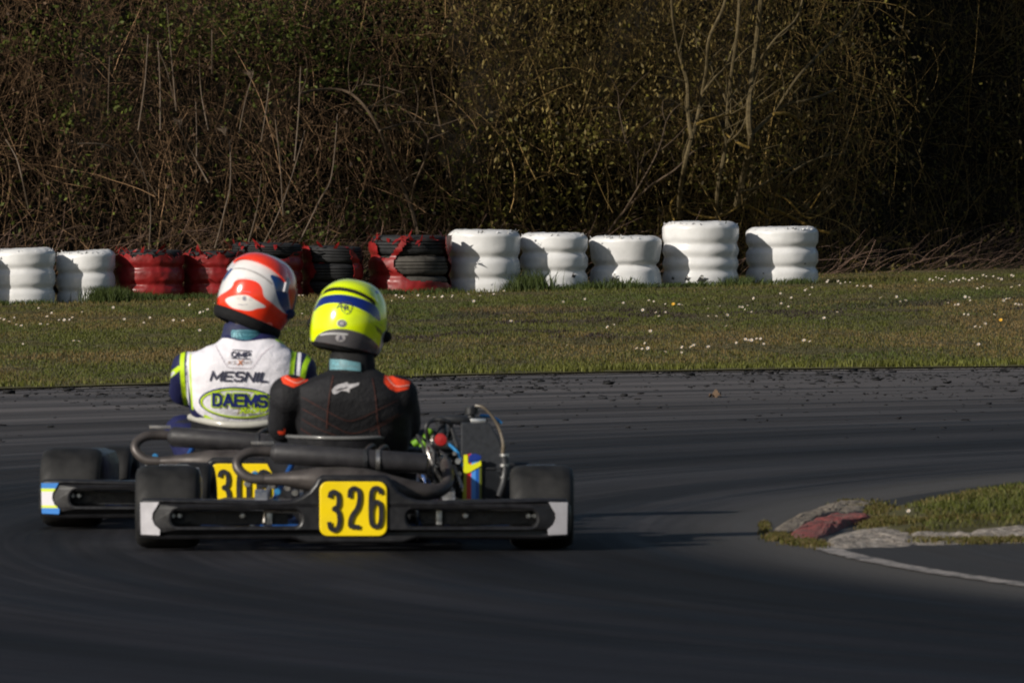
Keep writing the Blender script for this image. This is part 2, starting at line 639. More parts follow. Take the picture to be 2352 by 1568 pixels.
M_redc = concrete('red painted concrete', (0.06, 0.04, 0.032), (0.22, 0.040, 0.034), (0.34, 0.08, 0.068), worn=(0.13, 0.10, 0.08))
M_gravc = concrete('crumbled concrete', (0.05, 0.042, 0.03), (0.17, 0.135, 0.10), (0.42, 0.36, 0.28), 50)


def kerb(poly, z0, z1, mat, label, seed):
    """a worn block: outline on the ground (x, y), rounded and lumpy top"""
    P = [(a + .02 * (float(vnoise(a * 30, b * 12, seed + 2)) - .5), b + .05 * (float(vnoise(a * 30, b * 12, seed + 3)) - .5)) for a, b in smooth2(poly, 14)]
    cx = sum(p[0] for p in P) / len(P); cy = sum(p[1] for p in P) / len(P)
    m = MB(); n = len(P); V = []
    K = 12
    for k in range(K + 1):
        t = k / K                                   # 0 rim .. 1 centre
        for (x, y) in P:
            q = (x + (cx - x) * t, y + (cy - y) * t)
            top = z0(q[0], q[1]) + (z1) * (1 - (1 - min(1, t * 2.6)) ** 2.2)
            top += (0.026 * (float(vnoise(q[0] * 9, q[1] * 5, seed)) - 0.5) + 0.016 * (float(vnoise(q[0] * 34, q[1] * 16, seed + 5)) - 0.5)) * min(1, t * 4)
            V.append((q[0], q[1], top))
    Fc = [(k * n + i, k * n + (i + 1) % n, (k + 1) * n + (i + 1) % n, (k + 1) * n + i) for k in range(K) for i in range(n)]
    m.add(V, Fc)
    o = m.build('kerb_block', mat, sharp=70)
    tag(o, label, 'kerb', 'kerb blocks at the tip of the infield')
    return o


def gp(px, py, z=0.0):
    Y = FPX * (CAM_H - z) / (py - HOR)
    return ((px - 1176) * Y / FPX, Y)
zl = lambda x, y: max(0.0, float(isl_z(x, y)))
zk = lambda x, y: max(0.0, min(0.010, (y - float(isl_front(x))) * 0.04))
kerb([gp(1778, 1217), gp(1850, 1180), gp(1945, 1150), gp(2010, 1152), gp(1985, 1178), gp(1900, 1190), gp(1830, 1216)], zl, 0.012, M_gravc,
     'crumbling grey kerb block with moss behind the red painted one', 3)
kerb([gp(1812, 1234), gp(1858, 1205), gp(1925, 1187), gp(1998, 1186), gp(2004, 1199), gp(1950, 1208), gp(1880, 1236)], zl, 0.018, M_redc,
     'red painted kerb block worn at the tip of the infield', 4)
kerb([gp(1893, 1260), gp(1920, 1238), gp(1985, 1222), gp(2080, 1216), gp(2094, 1228), gp(2092, 1252), gp(1990, 1257)], zk, 0.006, M_conc,
     'pale grey kerb block nearest the white line beside the asphalt', 5)
kerb([gp(2098, 1250), gp(2098, 1222), gp(2150, 1219), gp(2232, 1222), gp(2236, 1234), gp(2230, 1247)], zk, 0.006, M_conc,
     'chipped grey kerb block with grass growing in front of it', 6)
kerb([gp(2242, 1246), gp(2240, 1224), gp(2320, 1222), gp(2420, 1224), gp(2425, 1243)], zk, 0.006, M_conc,
     'grey kerb block running out of the picture under the infield grass', 7)

# ------------------------------------------------------------------ grass
M_grass = tinted('grass blades', 0.6, 0.25, 0.3)


def blades(X, Y, Z, h, w, tint, name, lean=0.6, mat=None):
    n = len(X)
    a = rng.uniform(0, 2 * np.pi, n); la = rng.uniform(0, 2 * np.pi, n); ll = rng.uniform(0.1, lean, n) * h
    bx, by = np.cos(a) * w / 2, np.sin(a) * w / 2
    mx, my = np.cos(la) * ll, np.sin(la) * ll
    V = np.zeros((n, 5, 3))
    V[:, 0] = np.stack([X - bx, Y - by, Z - 0.008], 1); V[:, 1] = np.stack([X + bx, Y + by, Z - 0.008], 1)
    V[:, 2] = np.stack([X - bx * .8 + mx * .35, Y - by * .8 + my * .35, Z + h * .55], 1)
    V[:, 3] = np.stack([X + bx * .8 + mx * .35, Y + by * .8 + my * .35, Z + h * .55], 1)
    V[:, 4] = np.stack([X + mx, Y + my, Z + h], 1)
    i = np.arange(n)[:, None] * 5
    Fc = np.concatenate([i + np.array([[0, 1, 3]]), i + np.array([[0, 3, 2]]), i + np.array([[2, 3, 4]])])
    o = np_mesh(name, V.reshape(-1, 3), Fc, mat or M_grass, smooth=False, tint=np.repeat(tint, 5, axis=0))
    return tag(o, kind='stuff')


def mixv(a, b, t):
    return np.asarray(a)[None] * (1 - t[:, None]) + np.asarray(b)[None] * t[:, None]


NG = 230000
Y = rng.uniform(57, 106, NG); X = rng.uniform(-1.3, 1.3, NG) * 1176 * Y / FPX
keep = Y > edge_y(X) - 0.25 + 1.1 * vnoise(X * 4.5, Y * .3, 61)
X, Y = X[keep], Y[keep]
patch = vnoise(X * 0.9 + 40, Y * 0.22, 2); fine = vnoise(X * 5, Y * 1.3, 7)
straw = np.clip((patch - 0.41) * 3.0 + rng.normal(0, .30, len(X)), 0, 1)
tint = mixv((0.082, 0.090, 0.016), (0.165, 0.112, 0.042), straw)
wd = np.exp(-((Y - (82.0 + 0.9 * X)) / 3.6) ** 2) * sstep(-1.6, -0.4, X) * (vnoise(X * 3.2, Y * 0.7, 21) > 0.47)
wd = np.maximum(wd, 0.75 * np.exp(-((Y - (74.5 + 0.3 * X)) / 2.4) ** 2) * sstep(-1.4, -0.6, X) * (1 - sstep(0.6, 1.6, X)) * (vnoise(X * 3.5, Y * 0.8, 31) > 0.52))
wd = np.clip(wd * 1.6, 0, 1) * (rng.random(len(X)) < 0.8)
tint = tint * (1 - wd[:, None]) + np.array([0.034, 0.022, 0.022])[None] * wd[:, None]
near = np.exp(-(Y - edge_y(X)) / 0.9)
tint = tint * (1 - near[:, None] * .8) + np.array([0.115, 0.115, 0.024])[None] * near[:, None] * .8
lush = sstep(0.5, 0.75, vnoise(X * 1.6 + 9, Y * 0.35, 5)) * (1 - straw)
tint = tint * (1 - lush[:, None] * 0.5) + np.array([0.050, 0.085, 0.014])[None] * lush[:, None] * .5
bare = sstep(0.60, 0.72, vnoise(X * 2.2 + 30, Y * 0.55, 44))
tint = tint * (1 - bare[:, None] * .55) + np.array([0.075, 0.052, 0.032])[None] * bare[:, None] * .55
tint *= rng.uniform(0.75, 1.25, len(X))[:, None]
rowd = np.abs(Y - row_y(X))
h = (0.007 + 0.017 * fine) * (1 - .45 * bare) * rng.uniform(0.6, 1.4, len(X)) * (1 + 0.5 * near) * (1 + 1.0 * np.exp(-(rowd / 1.0) ** 2))
blades(X, Y, ground_z(X, Y), h, rng.uniform(0.004, 0.009, len(X)), tint, 'verge_grass', 0.9)

# the verge goes on to both sides
NS = 60000
Ys = rng.uniform(57, 104, NS); Xs = rng.choice([-1, 1], NS) * rng.uniform(3.0, 15.0, NS)
kp = (Ys > edge_y(Xs)) & (np.abs(Xs) > 1.3 * 1176 * Ys / FPX)
Xs, Ys = Xs[kp], Ys[kp]
ts = mixv((0.074, 0.084, 0.018), (0.150, 0.105, 0.046), np.clip((vnoise(Xs * .9 + 40, Ys * .22, 2) - .41) * 3 + rng.normal(0, .3, len(Xs)), 0, 1)) * rng.uniform(.75, 1.25, len(Xs))[:, None]
blades(Xs, Ys, ground_z(Xs, Ys), rng.uniform(.012, .04, len(Xs)), rng.uniform(.008, .018, len(Xs)), ts, 'verge_grass', 0.9)

# taller tufts round the feet of the tyre stacks and at the edge of the asphalt
TX, TY, TH = [], [], []
for px, n_, hh in ((255, 900, .15), (285, 500, .13), (330, 900, .09), (375, 700, .07), (10, 300, .05), (90, 300, .05), (1205, 420, .16), (1222, 260, .22), (1195, 300, .1), (1415, 200, .12), (1352, 250, .09), (1705, 260, .1),
                   (1440, 250, .08), (1240, 300, .07), (1610, 300, .06), (470, 400, .07), (540, 500, .07), (1030, 200, .06), (1840, 260, .07), (900, 500, .06), (980, 400, .06), (1560, 300, .05), (1300, 300, .06), (1480, 300, .06), (1660, 300, .05), (1790, 200, .06)):
    x0 = (px - 1176) * 96 / FPX
    TX.append(x0 + rng.normal(0, .085, n_)); TY.append(row_y(x0) - 0.42 + rng.normal(0, .13, n_)); TH.append(rng.uniform(.4, 1.0, n_) * hh)
for k in range(90):
    x0 = rng.uniform(-3, 3.5); n_ = 60
    if rng.random() < .4 and -2 < x0 < 0: continue
    TX.append(x0 + rng.normal(0, .10, n_)); TY.append(edge_y(x0) + 0.10 + rng.uniform(0, .5) + np.abs(rng.normal(0, .12, n_))); TH.append(rng.uniform(.3, 1.0, n_) * rng.uniform(.02, .055))
X = np.concatenate(TX); Y = np.concatenate(TY); H = np.concatenate(TH)
nr = (Y < edge_y(X) + 3)
tint = np.where(nr[:, None], np.array([[0.12, 0.125, 0.025]]), np.array([[0.050, 0.070, 0.016]])) * rng.uniform(.6, 1.4, len(X))[:, None]
blades(X, Y, ground_z(X, Y), H, rng.uniform(0.005, 0.010, len(X)), tint, 'tuft_grass', 0.8)

# infield grass, a little longer
NI = 100000
Y = rng.uniform(37.4, 56, NI); X = rng.uniform(0.9, 3.6, NI)
d = np.minimum(X - isl_left(Y), (Y - isl_front(X)) * 0.6)
j = vnoise(X * 7, Y * 4, 8) * 0.16
keep = (d > 0.28 + j) | ((d > 0.16 + j) & (Y > 40.6))
keep &= ~((Y < 41.0) & (X - isl_left(Y) < 0.36 + j) & (Y > 37.0) & (X < 1.30 + j))
X, Y = X[keep], Y[keep]
st = np.clip((vnoise(X * 2.5, Y * 0.8, 3) - 0.40) * 2.6 + rng.normal(0, .25, len(X)), 0, 1)
tint = mixv((0.075, 0.085, 0.014), (0.17, 0.125, 0.05), st) * rng.uniform(.6, 1.35, len(X))[:, None]
blades(X, Y, isl_z(X, Y), rng.uniform(.008, .024, len(X)), rng.uniform(0.004, 0.007, len(X)), tint, 'infield_grass', 0.9)
# moss and short grass in the joints of the kerb
KX_, KY_ = [], []
for (px, py, n_, sx, sy) in ((1757, 1214, 300, 6, 6), (1790, 1236, 700, 16, 4), (1840, 1248, 700, 18, 3), (1880, 1254, 400, 12, 3), (2110, 1238, 500, 16, 4), (2150, 1242, 600, 26, 3), (2240, 1243, 600, 24, 3), (2320, 1242, 500, 30, 3), (2010, 1204, 700, 16, 5), (1960, 1160, 600, 20, 4), (2015, 1170, 700, 20, 6), (2040, 1208, 500, 30, 3), (2200, 1214, 900, 90, 2)):
    for _ in range(n_):
        g = gp(px + random.gauss(0, sx), py + random.gauss(0, sy)); KX_.append(g[0]); KY_.append(g[1])
X = np.array(KX_); Y = np.array(KY_)
tint = mixv((0.09, 0.095, 0.016), (0.13, 0.09, 0.035), rng.random(len(X))) * rng.uniform(.6, 1.2, len(X))[:, None]
blades(X, Y, np.maximum(0.0, isl_z(X, Y)) + 0.005, rng.uniform(.004, .012, len(X)), rng.uniform(.004, .007, len(X)), tint, 'kerb_moss', 0.9)

# ------------------------------------------------------------------ rubber crumbs on the outer lane
NC = 4000
X = rng.uniform(-3.4, 3.8, NC); e = edge_y(X)
off = rng.exponential(3.0, NC) + 0.05
keep = (off < 14) & (vnoise(X * 2.2, (e - off) * .35, 13) + rng.normal(0, .1, NC) > 0.42)
X, off, e = X[keep], off[keep], e[keep]
Y = e - off
NC = len(X)
sz = rng.gamma(1.4, 0.0031, NC) + 0.002
u = rng.normal(0, 1, (NC, 8, 3)); u /= np.linalg.norm(u, axis=2, keepdims=True)
cube = np.array([[-1, -1, -1], [1, -1, -1], [1, 1, -1], [-1, 1, -1], [-1, -1, 1], [1, -1, 1], [1, 1, 1], [-1, 1, 1]]) * 0.5
V = (cube[None] + 0.35 * u) * sz[:, None, None] * np.stack([rng.uniform(.8, 2.6, NC), rng.uniform(.8, 1.8, NC), rng.uniform(.25, .6, NC)], 1)[:, None, :]
V[..., 0] += X[:, None]; V[..., 1] += Y[:, None]; V[..., 2] += 0.004 + sz[:, None] * .2
i = np.arange(NC)[:, None] * 8
Fc = np.concatenate([i + np.array([q]) for q in ([0, 3, 2, 1], [4, 5, 6, 7], [0, 1, 5, 4], [1, 2, 6, 5], [2, 3, 7, 6], [3, 0, 4, 7])])
cr = np_mesh('rubber_crumbs', V.reshape(-1, 3), Fc, plain('rubber crumbs', (0.012, 0.012, 0.013), 0.8, spec=0.2), smooth=False)
tag(cr, kind='stuff')

lf = MB()
g = gp(1642, 912)
lf.grid(lambda a, b: (g[0] + (a - .5) * .06, g[1] + (b - .5) * .12 + .02 * math.sin(a * 5), .005 + .020 * math.sin(a * math.pi) * math.sin(b * math.pi) + .02 * a * b + .012 * math.sin(9 * a + 4 * b)), 9, 7)
tag(lf.build('fallen_leaf', plain('dry leaf', (0.09, 0.055, 0.03), 0.8), solid=0.002), 'dry brown leaf curled on the grey outer lane of the track', 'leaf')

# ------------------------------------------------------------------ daisies
D8 = [(65,257),(172,243),(363,263),(490,250),(515,255),(572,268),(640,270),(655,272),(765,243),(785,290),(843,278),(525,310),(540,328),(573,308),(460,298),(285,382),(318,370),(498,402),(940,282),(955,283),(968,295),(980,275),(1000,307),(785,328),(825,328),(880,322),(1010,240),(1143,215),(1197,237),(1147,265),(1183,280),(1290,222),(1272,195),(1300,185),(1265,200),(1360,337),(1425,308),(875,377),(84,472),(430,488),(457,490),(485,487),(470,462),(573,505),(653,508),(655,482),(700,480),(713,472),(785,480),(970,443),(985,447),(1000,447),(1025,440),(1045,440),(1060,465),(925,460),(1290,453),(1260,448),(765,590),(793,583),(1380,150),(1375,158),(1430,155),(1440,165),(1465,160),(1490,160),(1525,178),(1555,180),(1590,178),(1595,183),(1640,237),(1720,232),(1738,255),(1765,250),(1812,148),(1885,145),(1900,150),(1915,135),(1930,140),(1945,145),(1960,130),(1985,160),(2000,155),(2015,145),(2030,150),(2050,140),(2060,145),(2080,150),(2095,140),(2120,145),(2150,125),(2165,130),(2200,130),(2225,140),(2240,145),(2290,125),(2300,130),(2330,175),(2120,190),(2140,185),(2150,180),(2180,188),(2290,185),(2010,272),(2025,270),(1975,262),(2060,232),(2080,235),(2085,250),(2250,250),(2265,243),(2280,240),(2310,268),(2325,270),(2340,270),(2055,318),(2075,320),(2205,320),(2110,380),(2135,382),(2160,365),(2127,468)]
D5 = [(0,525),(20,530),(45,540),(70,520),(80,555),(105,560),(113,650),(190,473),(200,552),(235,553),(232,515),(255,497),(292,532),(318,532),(343,530),(358,520),(405,492),(560,470),(615,528),(712,545),(742,520),(858,533),(905,535),(938,457),(990,495),(1005,490),(1027,480),(1063,450),(988,583),(365,635),(390,637),(1498,410),(1480,410),(1495,500),(1960,410),(1975,420),(1990,415),(2000,425),(2070,410),(2150,420),(2120,415),(2190,415),(2240,410),(1940,437)]
D6 = [(270,560),(305,530),(380,520),(437,503),(765,562),(885,547),(1098,567),(95,535),(150,535),(240,520),(475,670)]
DP = [(1263.3 + u * .4629, 574.2 + v * .4629) for u, v in D8] + [(u * .46387, 488.1 + v * .46387) for u, v in D5] + [(976.1 + u * .41503, 459.4 + v * .41503) for u, v in D6]


def ground_hit(px, py, lift=0.045):
    """point of the verge seen at this place, lift above the soil"""
    lo, hi = 58.0, 112.0
    for _ in range(40):
        Yq = (lo + hi) / 2
        p = at(px, py, Yq)
        if p.z > float(ground_z(p.x, Yq)) + lift: lo = Yq
        else: hi = Yq
    return at(px, py, (lo + hi) / 2)


def daisy_mesh(name, petal_mat, heart_mat, r=0.012, np_=9):
    bm = bmesh.new()
    for k in range(np_):
        a = 2 * math.pi * k / np_ + .1
        da = math.pi / np_ * .86
        q = [(r * .22, a - da, 0), (r * .75, a - da * .9, r * .22), (r, a, r * .16), (r * .75, a + da * .9, r * .22), (r * .22, a + da, 0)]
        bm.faces.new([bm.verts.new((R_ * math.cos(t), R_ * math.sin(t), z)) for R_, t, z in q]).material_index = 0
    ring = [[bm.verts.new((r * q * math.cos(2 * math.pi * k / 7), r * q * math.sin(2 * math.pi * k / 7), z)) for k in range(7)] for q, z in ((.34, .001), (.26, r * .25))]
    for k in range(7):
        bm.faces.new((ring[0][k], ring[0][(k + 1) % 7], ring[1][(k + 1) % 7], ring[1][k])).material_index = 1
    bm.faces.new(ring[1]).material_index = 1
    for k in range(3):
        a = 2 * math.pi * k / 3; b = a + 2 * math.pi / 3
        c = .0011
        bm.faces.new([bm.verts.new(p) for p in ((c * math.cos(a), c * math.sin(a), 0), (c * math.cos(b), c * math.sin(b), 0), (c * math.cos(b), c * math.sin(b) + .01, -.05), (c * math.cos(a), c * math.sin(a) + .01, -.05))]).material_index = 2
    me = bpy.data.meshes.new(name)
    bm.to_mesh(me); bm.free()
    for m_ in (petal_mat, heart_mat, M_stem): me.materials.append(m_)
    return me


M_stem = plain('flower stem', (0.06, 0.08, 0.02), 0.7)
M_petal = plain('daisy petal', (0.54, 0.50, 0.48), 0.6, var=0.06)
M_heart = plain('daisy heart', (0.62, 0.36, 0.03), 0.7)
M_dand = plain('dandelion petal', (0.75, 0.40, 0.02), 0.6, var=0.1)
dm = daisy_mesh('daisy', M_petal, M_heart)
for px, py in DP:
    p = ground_hit(px, py)
    if p.y > 104.5 or p.y < float(edge_y(p.x)): continue
    o = bpy.data.objects.new('daisy', dm)
    COL.objects.link(o)
    o.location = p
    # the heads turn to the light: tilted towards the sun, behind the camera
    o.rotation_euler = (rad(random.uniform(15, 60)), rad(random.uniform(-35, 5)), random.uniform(-.6, .6))
    s_ = random.uniform(.6, 1.1)
    o.scale = (s_, s_, s_)
    tag(o, 'small white daisy with a yellow heart open in the verge grass', 'daisy', 'daisies in the verge')
dd = daisy_mesh('dandelion', M_dand, M_heart, .014, 14)
for (u, v), lab in (((2237, 347), 'yellow dandelion alone in the grass at the right edge of the verge'), ((612, 268), 'small yellow dandelion in the grass before the torn short white tyre stack')):
    p = ground_hit(1263.3 + u * .4629, 574.2 + v * .4629)
    o = bpy.data.objects.new('dandelion', dd); COL.objects.link(o); o.location = p
    o.rotation_euler = (rad(50), rad(-20), 0)
    tag(o, lab, 'dandelion')

g = gp(2087, 1166, .12)
o = bpy.data.objects.new('daisy', dm); COL.objects.link(o)
o.scale = (.6, .6, .6); o.location = (g[0], g[1], .11); o.rotation_euler = (rad(55), rad(-20), 0)
tag(o, 'single white daisy in the infield grass above the kerb', 'daisy')

# ================================================================== THE THICKET BEHIND THE TYRES
def hedge_y(X, Z):
    X = np.asarray(X, float); Z = np.asarray(Z, float)
    f = 101.3 + 0.55 * X
    f = f + 2.1 * sstep(2.3, 4.0, X) * sstep(0.05, 0.45, Z)
    f = f + 0.55 * (1 - sstep(0.5, 1.3, Z)) * sstep(-2.2, -0.6, X) * (1 - sstep(2.6, 3.2, X))
    return f + 0.5 * (vnoise(X * 1.1 + 5, Z * 1.2 + 3, 4) - 0.5)


def hpx(P):
    """where a point shows in the photograph"""
    return 1176 + P[..., 0] * FPX / P[..., 1], HOR + (CAM_H - P[..., 2]) * FPX / P[..., 1]


# added backing sheet: blocks light, its dark colour stands for the thicket's shaded interior
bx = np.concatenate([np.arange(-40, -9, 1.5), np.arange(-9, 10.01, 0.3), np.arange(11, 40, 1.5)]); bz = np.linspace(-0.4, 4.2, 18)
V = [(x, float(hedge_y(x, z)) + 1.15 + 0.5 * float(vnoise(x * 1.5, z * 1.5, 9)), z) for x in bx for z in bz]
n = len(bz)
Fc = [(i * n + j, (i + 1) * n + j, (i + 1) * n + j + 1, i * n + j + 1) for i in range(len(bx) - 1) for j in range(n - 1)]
bk = np_mesh('thicket_backing', V, Fc, M_backing); bk['kind'] = 'structure'

M_twig = tinted('twig bark', 0.8, 0.2)
M_leaf = tinted('thicket leaves', 0.6, 0.25, 0.35)


def twigs(name, N, K, length, radius, angle, bend, dens, col, depth=1.1, zr=(0, 3.2), xr=(-6.6, 6.6), wig=.05, power=1.5, front=0.0, kind='stuff'):
    """N bent twigs; angle(n, X, Z) gives the lean from the vertical in the plane of the thicket"""
    X = rng.uniform(*xr, N); Z = rng.uniform(*zr, N)
    Y = hedge_y(X, Z) - front + depth * rng.random(N) ** power
    px, py = hpx(np.stack([X, Y, Z], -1))
    keep = rng.random(N) < dens(px, py)
    X, Y, Z, px, py = X[keep], Y[keep], Z[keep], px[keep], py[keep]
    N = len(X)
    L = length(N); a = angle(N, px, py); b = rng.normal(0, .5, N)
    t = np.linspace(0, 1, K)
    cur = bend(N)
    aa = a[:, None] + cur[:, None] * (t[None] - .3) + rng.normal(0, wig * 3, (N, K)).cumsum(1) * .35
    st = L[:, None] / (K - 1)
    dx = np.sin(aa) * st; dz = np.cos(aa) * st; dy = np.repeat(np.sin(b)[:, None] * st * .35, K, 1)
    P = np.stack([X[:, None] + dx.cumsum(1) - dx.sum(1)[:, None] / 2, Y[:, None] + dy.cumsum(1), Z[:, None] + dz.cumsum(1) - dz.sum(1)[:, None] / 2], -1)
    P += rng.normal(0, wig * .06, P.shape)
    P[..., 2] = np.maximum(P[..., 2], ground_z(P[..., 0], P[..., 1]))
    R = radius(N)[:, None] * np.linspace(1.1, .45, K)[None]
    Vv, Ff, who = tubes_np(P, R, 3)
    c = col(N, px, py)
    o = np_mesh(name, Vv, Ff, M_twig, tint=c[who])
    return tag(o, kind=kind)


def shade(c, N, s=.35): return c * rng.lognormal(0, s, N)[:, None]
def mixp(a, b, t): return np.asarray(a)[None] * (1 - t[:, None]) + np.asarray(b)[None] * t[:, None]


def tw_col(N, px, py):
    o = sstep(750, 1350, px) * .85 + .1 * rng.random(N)
    c = mixp((0.185, 0.110, 0.060), (0.160, 0.108, 0.034), o)
    return shade(c, N)


def fine_dens(px, py):
    d = np.ones_like(px)
    d *= 1 - .65 * np.exp(-(((px - 1200) / 330) ** 2 + ((py - 430) / 90) ** 2))
    d *= 1 - .5 * np.exp(-(((px - 100) / 220) ** 2 + ((py - 480) / 90) ** 2))
    d *= 1 - .55 * sstep(1880, 2080, px)
    d *= .25 + 1.5 * vnoise(px / 60, py / 55, 12) ** 1.6
    return d


twigs('bramble_tangle', 22000, 6, lambda n: rng.uniform(.18, .6, n), lambda n: rng.uniform(.0009, .0021, n),
      lambda n, x, y: np.where(rng.random(n) < .55, rng.normal(0, .55, n), rng.uniform(-1.6, 1.6, n)), lambda n: rng.normal(0, .9, n), fine_dens, tw_col)
twigs('bramble_stems', 1100, 10, lambda n: rng.uniform(.6, 1.6, n), lambda n: rng.uniform(.0022, .0042, n),
      lambda n, x, y: rng.normal(0, .28, n), lambda n: rng.normal(0, .7, n), lambda x, y: (1 - .7 * sstep(1850, 2100, x)) * (.35 + .65 * sstep(150, 330, y)), lambda n, x, y: shade(tw_col(n, x, y) * 1.05, n, .25), depth=.9)
twigs('arching_brambles', 420, 12, lambda n: rng.uniform(.7, 1.5, n), lambda n: rng.uniform(.0020, .0036, n),
      lambda n, x, y: rng.choice([-1, 1], n) * rng.uniform(.7, 1.5, n), lambda n: rng.choice([-1, 1], n) * rng.uniform(.8, 2.2, n), lambda x, y: (1 - .6 * sstep(1850, 2100, x)), lambda n, x, y: shade(tw_col(n, x, y), n, .25), depth=.7)
# lichened crooked branches low on the right
twigs('lichen_branches', 900, 9, lambda n: rng.uniform(.3, .9, n), lambda n: rng.uniform(.0022, .0050, n),
      lambda n, x, y: rng.uniform(-2.0, 2.0, n), lambda n: rng.normal(0, 1.6, n), lambda x, y: np.exp(-((x - 1740) / 190) ** 2 - ((y - 400) / 150) ** 2) + .35 * np.exp(-((x - 1500) / 200) ** 2 - ((y - 300) / 250) ** 2),
      lambda n, x, y: shade(mixp((.150, .098, .030), (.095, .072, .040), rng.random(n)), n, .25), depth=.5, wig=.09)
# dead brush lying low at the foot
twigs('dead_brush', 2600, 6, lambda n: rng.uniform(.2, .6, n), lambda n: rng.uniform(.0014, .003, n),
      lambda n, x, y: rng.uniform(.5, 1.5, n), lambda n: rng.normal(0, .6, n), lambda x, y: np.where(x > 1880, sstep(505, 580, y + (2352 - x) * -.12), .5 * sstep(500, 570, y)),
      lambda n, x, y: shade(np.tile(np.array([[.15, .095, .07]]), (n, 1)), n), depth=.7, zr=(0.0, .55), front=.5)


def leaves(name, N, dens, col, size, asp=1.7, depth=.9, hang=0.0, zr=(0, 3.2), xr=(-6.4, 6.4)):
    X = rng.uniform(*xr, N); Z = rng.uniform(*zr, N)
    Y = hedge_y(X, Z) + depth * rng.random(N) ** 1.5 - .16
    px, py = hpx(np.stack([X, Y, Z], -1))
    k = rng.random(N) < dens(px, py)
    X, Y, Z, px, py = X[k], Y[k], Z[k], px[k], py[k]; N = len(X)
    A = rng.normal(0, 1, (N, 3)); A[:, 2] -= hang * 3
    A /= np.linalg.norm(A, axis=1, keepdims=True)
    B = np.cross(A, rng.normal(0, 1, (N, 3))); B /= np.linalg.norm(B, axis=1, keepdims=True)
    Cc = np.cross(A, B)
    s = size(N)[:, None]
    c0 = np.stack([X, Y, Z], 1)
    V = np.stack([c0 - A * s * asp * .5, c0 + B * s * .5 + Cc * s * .12, c0 + A * s * asp * .5, c0 - B * s * .5 + Cc * s * .12], 1)
    i = np.arange(N)[:, None] * 4
    Fc = np.concatenate([i + np.array([[0, 1, 2]]), i + np.array([[0, 2, 3]])])
    o = np_mesh(name, V.reshape(-1, 3), Fc, M_leaf, smooth=False, tint=np.repeat(col(N, px, py), 4, axis=0))
    return tag(o, kind='stuff')


def green_dens(px, py):
    d = .05 + 0 * px
    for (x, y, a, b, w) in ((600, 60, 330, 85, .8), (150, 90, 160, 60, .45), (700, 150, 240, 70, .4), (775, 140, 50, 60, .9), (870, 210, 45, 60, .5), (265, 260, 40, 60, .5), (150, 270, 25, 40, .7), (200, 420, 60, 60, .2), (1120, 440, 120, 110, .3), (730, 540, 60, 35, .6), (870, 500, 140, 60, .35), (1330, 320, 250, 60, .35), (1050, 590, 60, 40, .4), (1210, 470, 180, 70, .35), (1850, 600, 130, 60, .25), (1430, 520, 200, 50, .3), (1700, 420, 140, 120, .3), (2000, 380, 60, 60, .1), (1300, 550, 300, 60, .3)):
        d = np.maximum(d, w * np.exp(-((px - x) / a) ** 2 - ((py - y) / b) ** 2))
    return 1.5 * d * (.25 + 1.2 * vnoise(px / 38, py / 38, 14))


leaves('bramble_leaves', 130000, green_dens, lambda n, x, y: shade(mixp((.075, .090, .016), (.110, .095, .018), sstep(850, 1250, x)), n), lambda n: rng.uniform(.014, .036, n))


def olive_dens(px, py):
    d = .9 * sstep(800, 1150, px) * (1 - sstep(1780, 2050, px)) * (1 - sstep(240, 420, py)) + .12 * sstep(1000, 1300, px)
    d = np.maximum(d, .35 * np.exp(-((px - 1850) / 170) ** 2 - ((py - 300) / 170) ** 2))
    d = np.maximum(d, .30 * sstep(1850, 2000, px))
    return d * (.2 + 1.3 * vnoise(px / 55, py / 60, 19) ** 1.5)


leaves('hanging_catkins', 70000, olive_dens, lambda n, x, y: shade(mixp((.160, .118, .036), (.085, .066, .019), sstep(1800, 2000, x)), n), lambda n: rng.uniform(.012, .026, n), asp=2.4, hang=.8)
leaves('dead_leaves', 30000, lambda x, y: .35 + .3 * vnoise(x / 60, y / 60, 23), lambda n, x, y: shade(mixp((.085, .052, .030), (.060, .045, .018), sstep(700, 1300, x)), n), lambda n: rng.uniform(.014, .034, n), depth=1.2)

# the thicket goes on to both sides
for lo_, hi_ in ((-18.0, -6.4), (6.4, 18.0)):
    twigs('bramble_tangle', 6000, 5, lambda n: rng.uniform(.3, .9, n), lambda n: rng.uniform(.002, .004, n), lambda n, x, y: rng.normal(0, .8, n), lambda n: rng.normal(0, .9, n), lambda x, y: np.ones_like(x), tw_col, xr=(lo_, hi_))
    leaves('dead_leaves', 12000, lambda x, y: np.full_like(x, .8), lambda n, x, y: shade(mixp((.085, .055, .028), (.060, .058, .016), rng.random(n)), n), lambda n: rng.uniform(.03, .07, n), depth=1.0, xr=(lo_, hi_))

# ------------------------------------------------------------------ shrub trees that can be told apart
M_bark = plain('grey green bark', (0.085, 0.064, 0.031), 0.85, var=0.45, scale=18, bump=0.5, spec=0.15)
M_bark2 = plain('yellow lichen bark', (0.155, 0.100, 0.024), 0.85, var=0.5, scale=22, bump=0.5, spec=0.15)
M_bark3 = plain('grey bark', (0.080, 0.056, 0.036), 0.85, var=0.35, scale=18, bump=0.5, spec=0.15)


def hp(px, py, front=.25):
    Y = 102.0
    for _ in range(6):
        p = at(px, py, Y)
        Y = min(float(hedge_y(p.x, max(0, p.z))), 101.3 + .55 * p.x + .5) - front
    return at(px, py, Y)


def stem_mesh(paths, front=.25):
    m = MB()
    for pts, r0, r1 in paths:
        k = len(pts)
        P = [hp(x, y, front) for x, y in pts]
        for i, p in enumerate(P): p.y += .12 * math.sin(i * 1.3 + pts[0][0])
        m.tube(P, [.85 * (r0 + (r1 - r0) * i / (k - 1)) / 262 for i in range(k)], 7, sub=5)
    return m


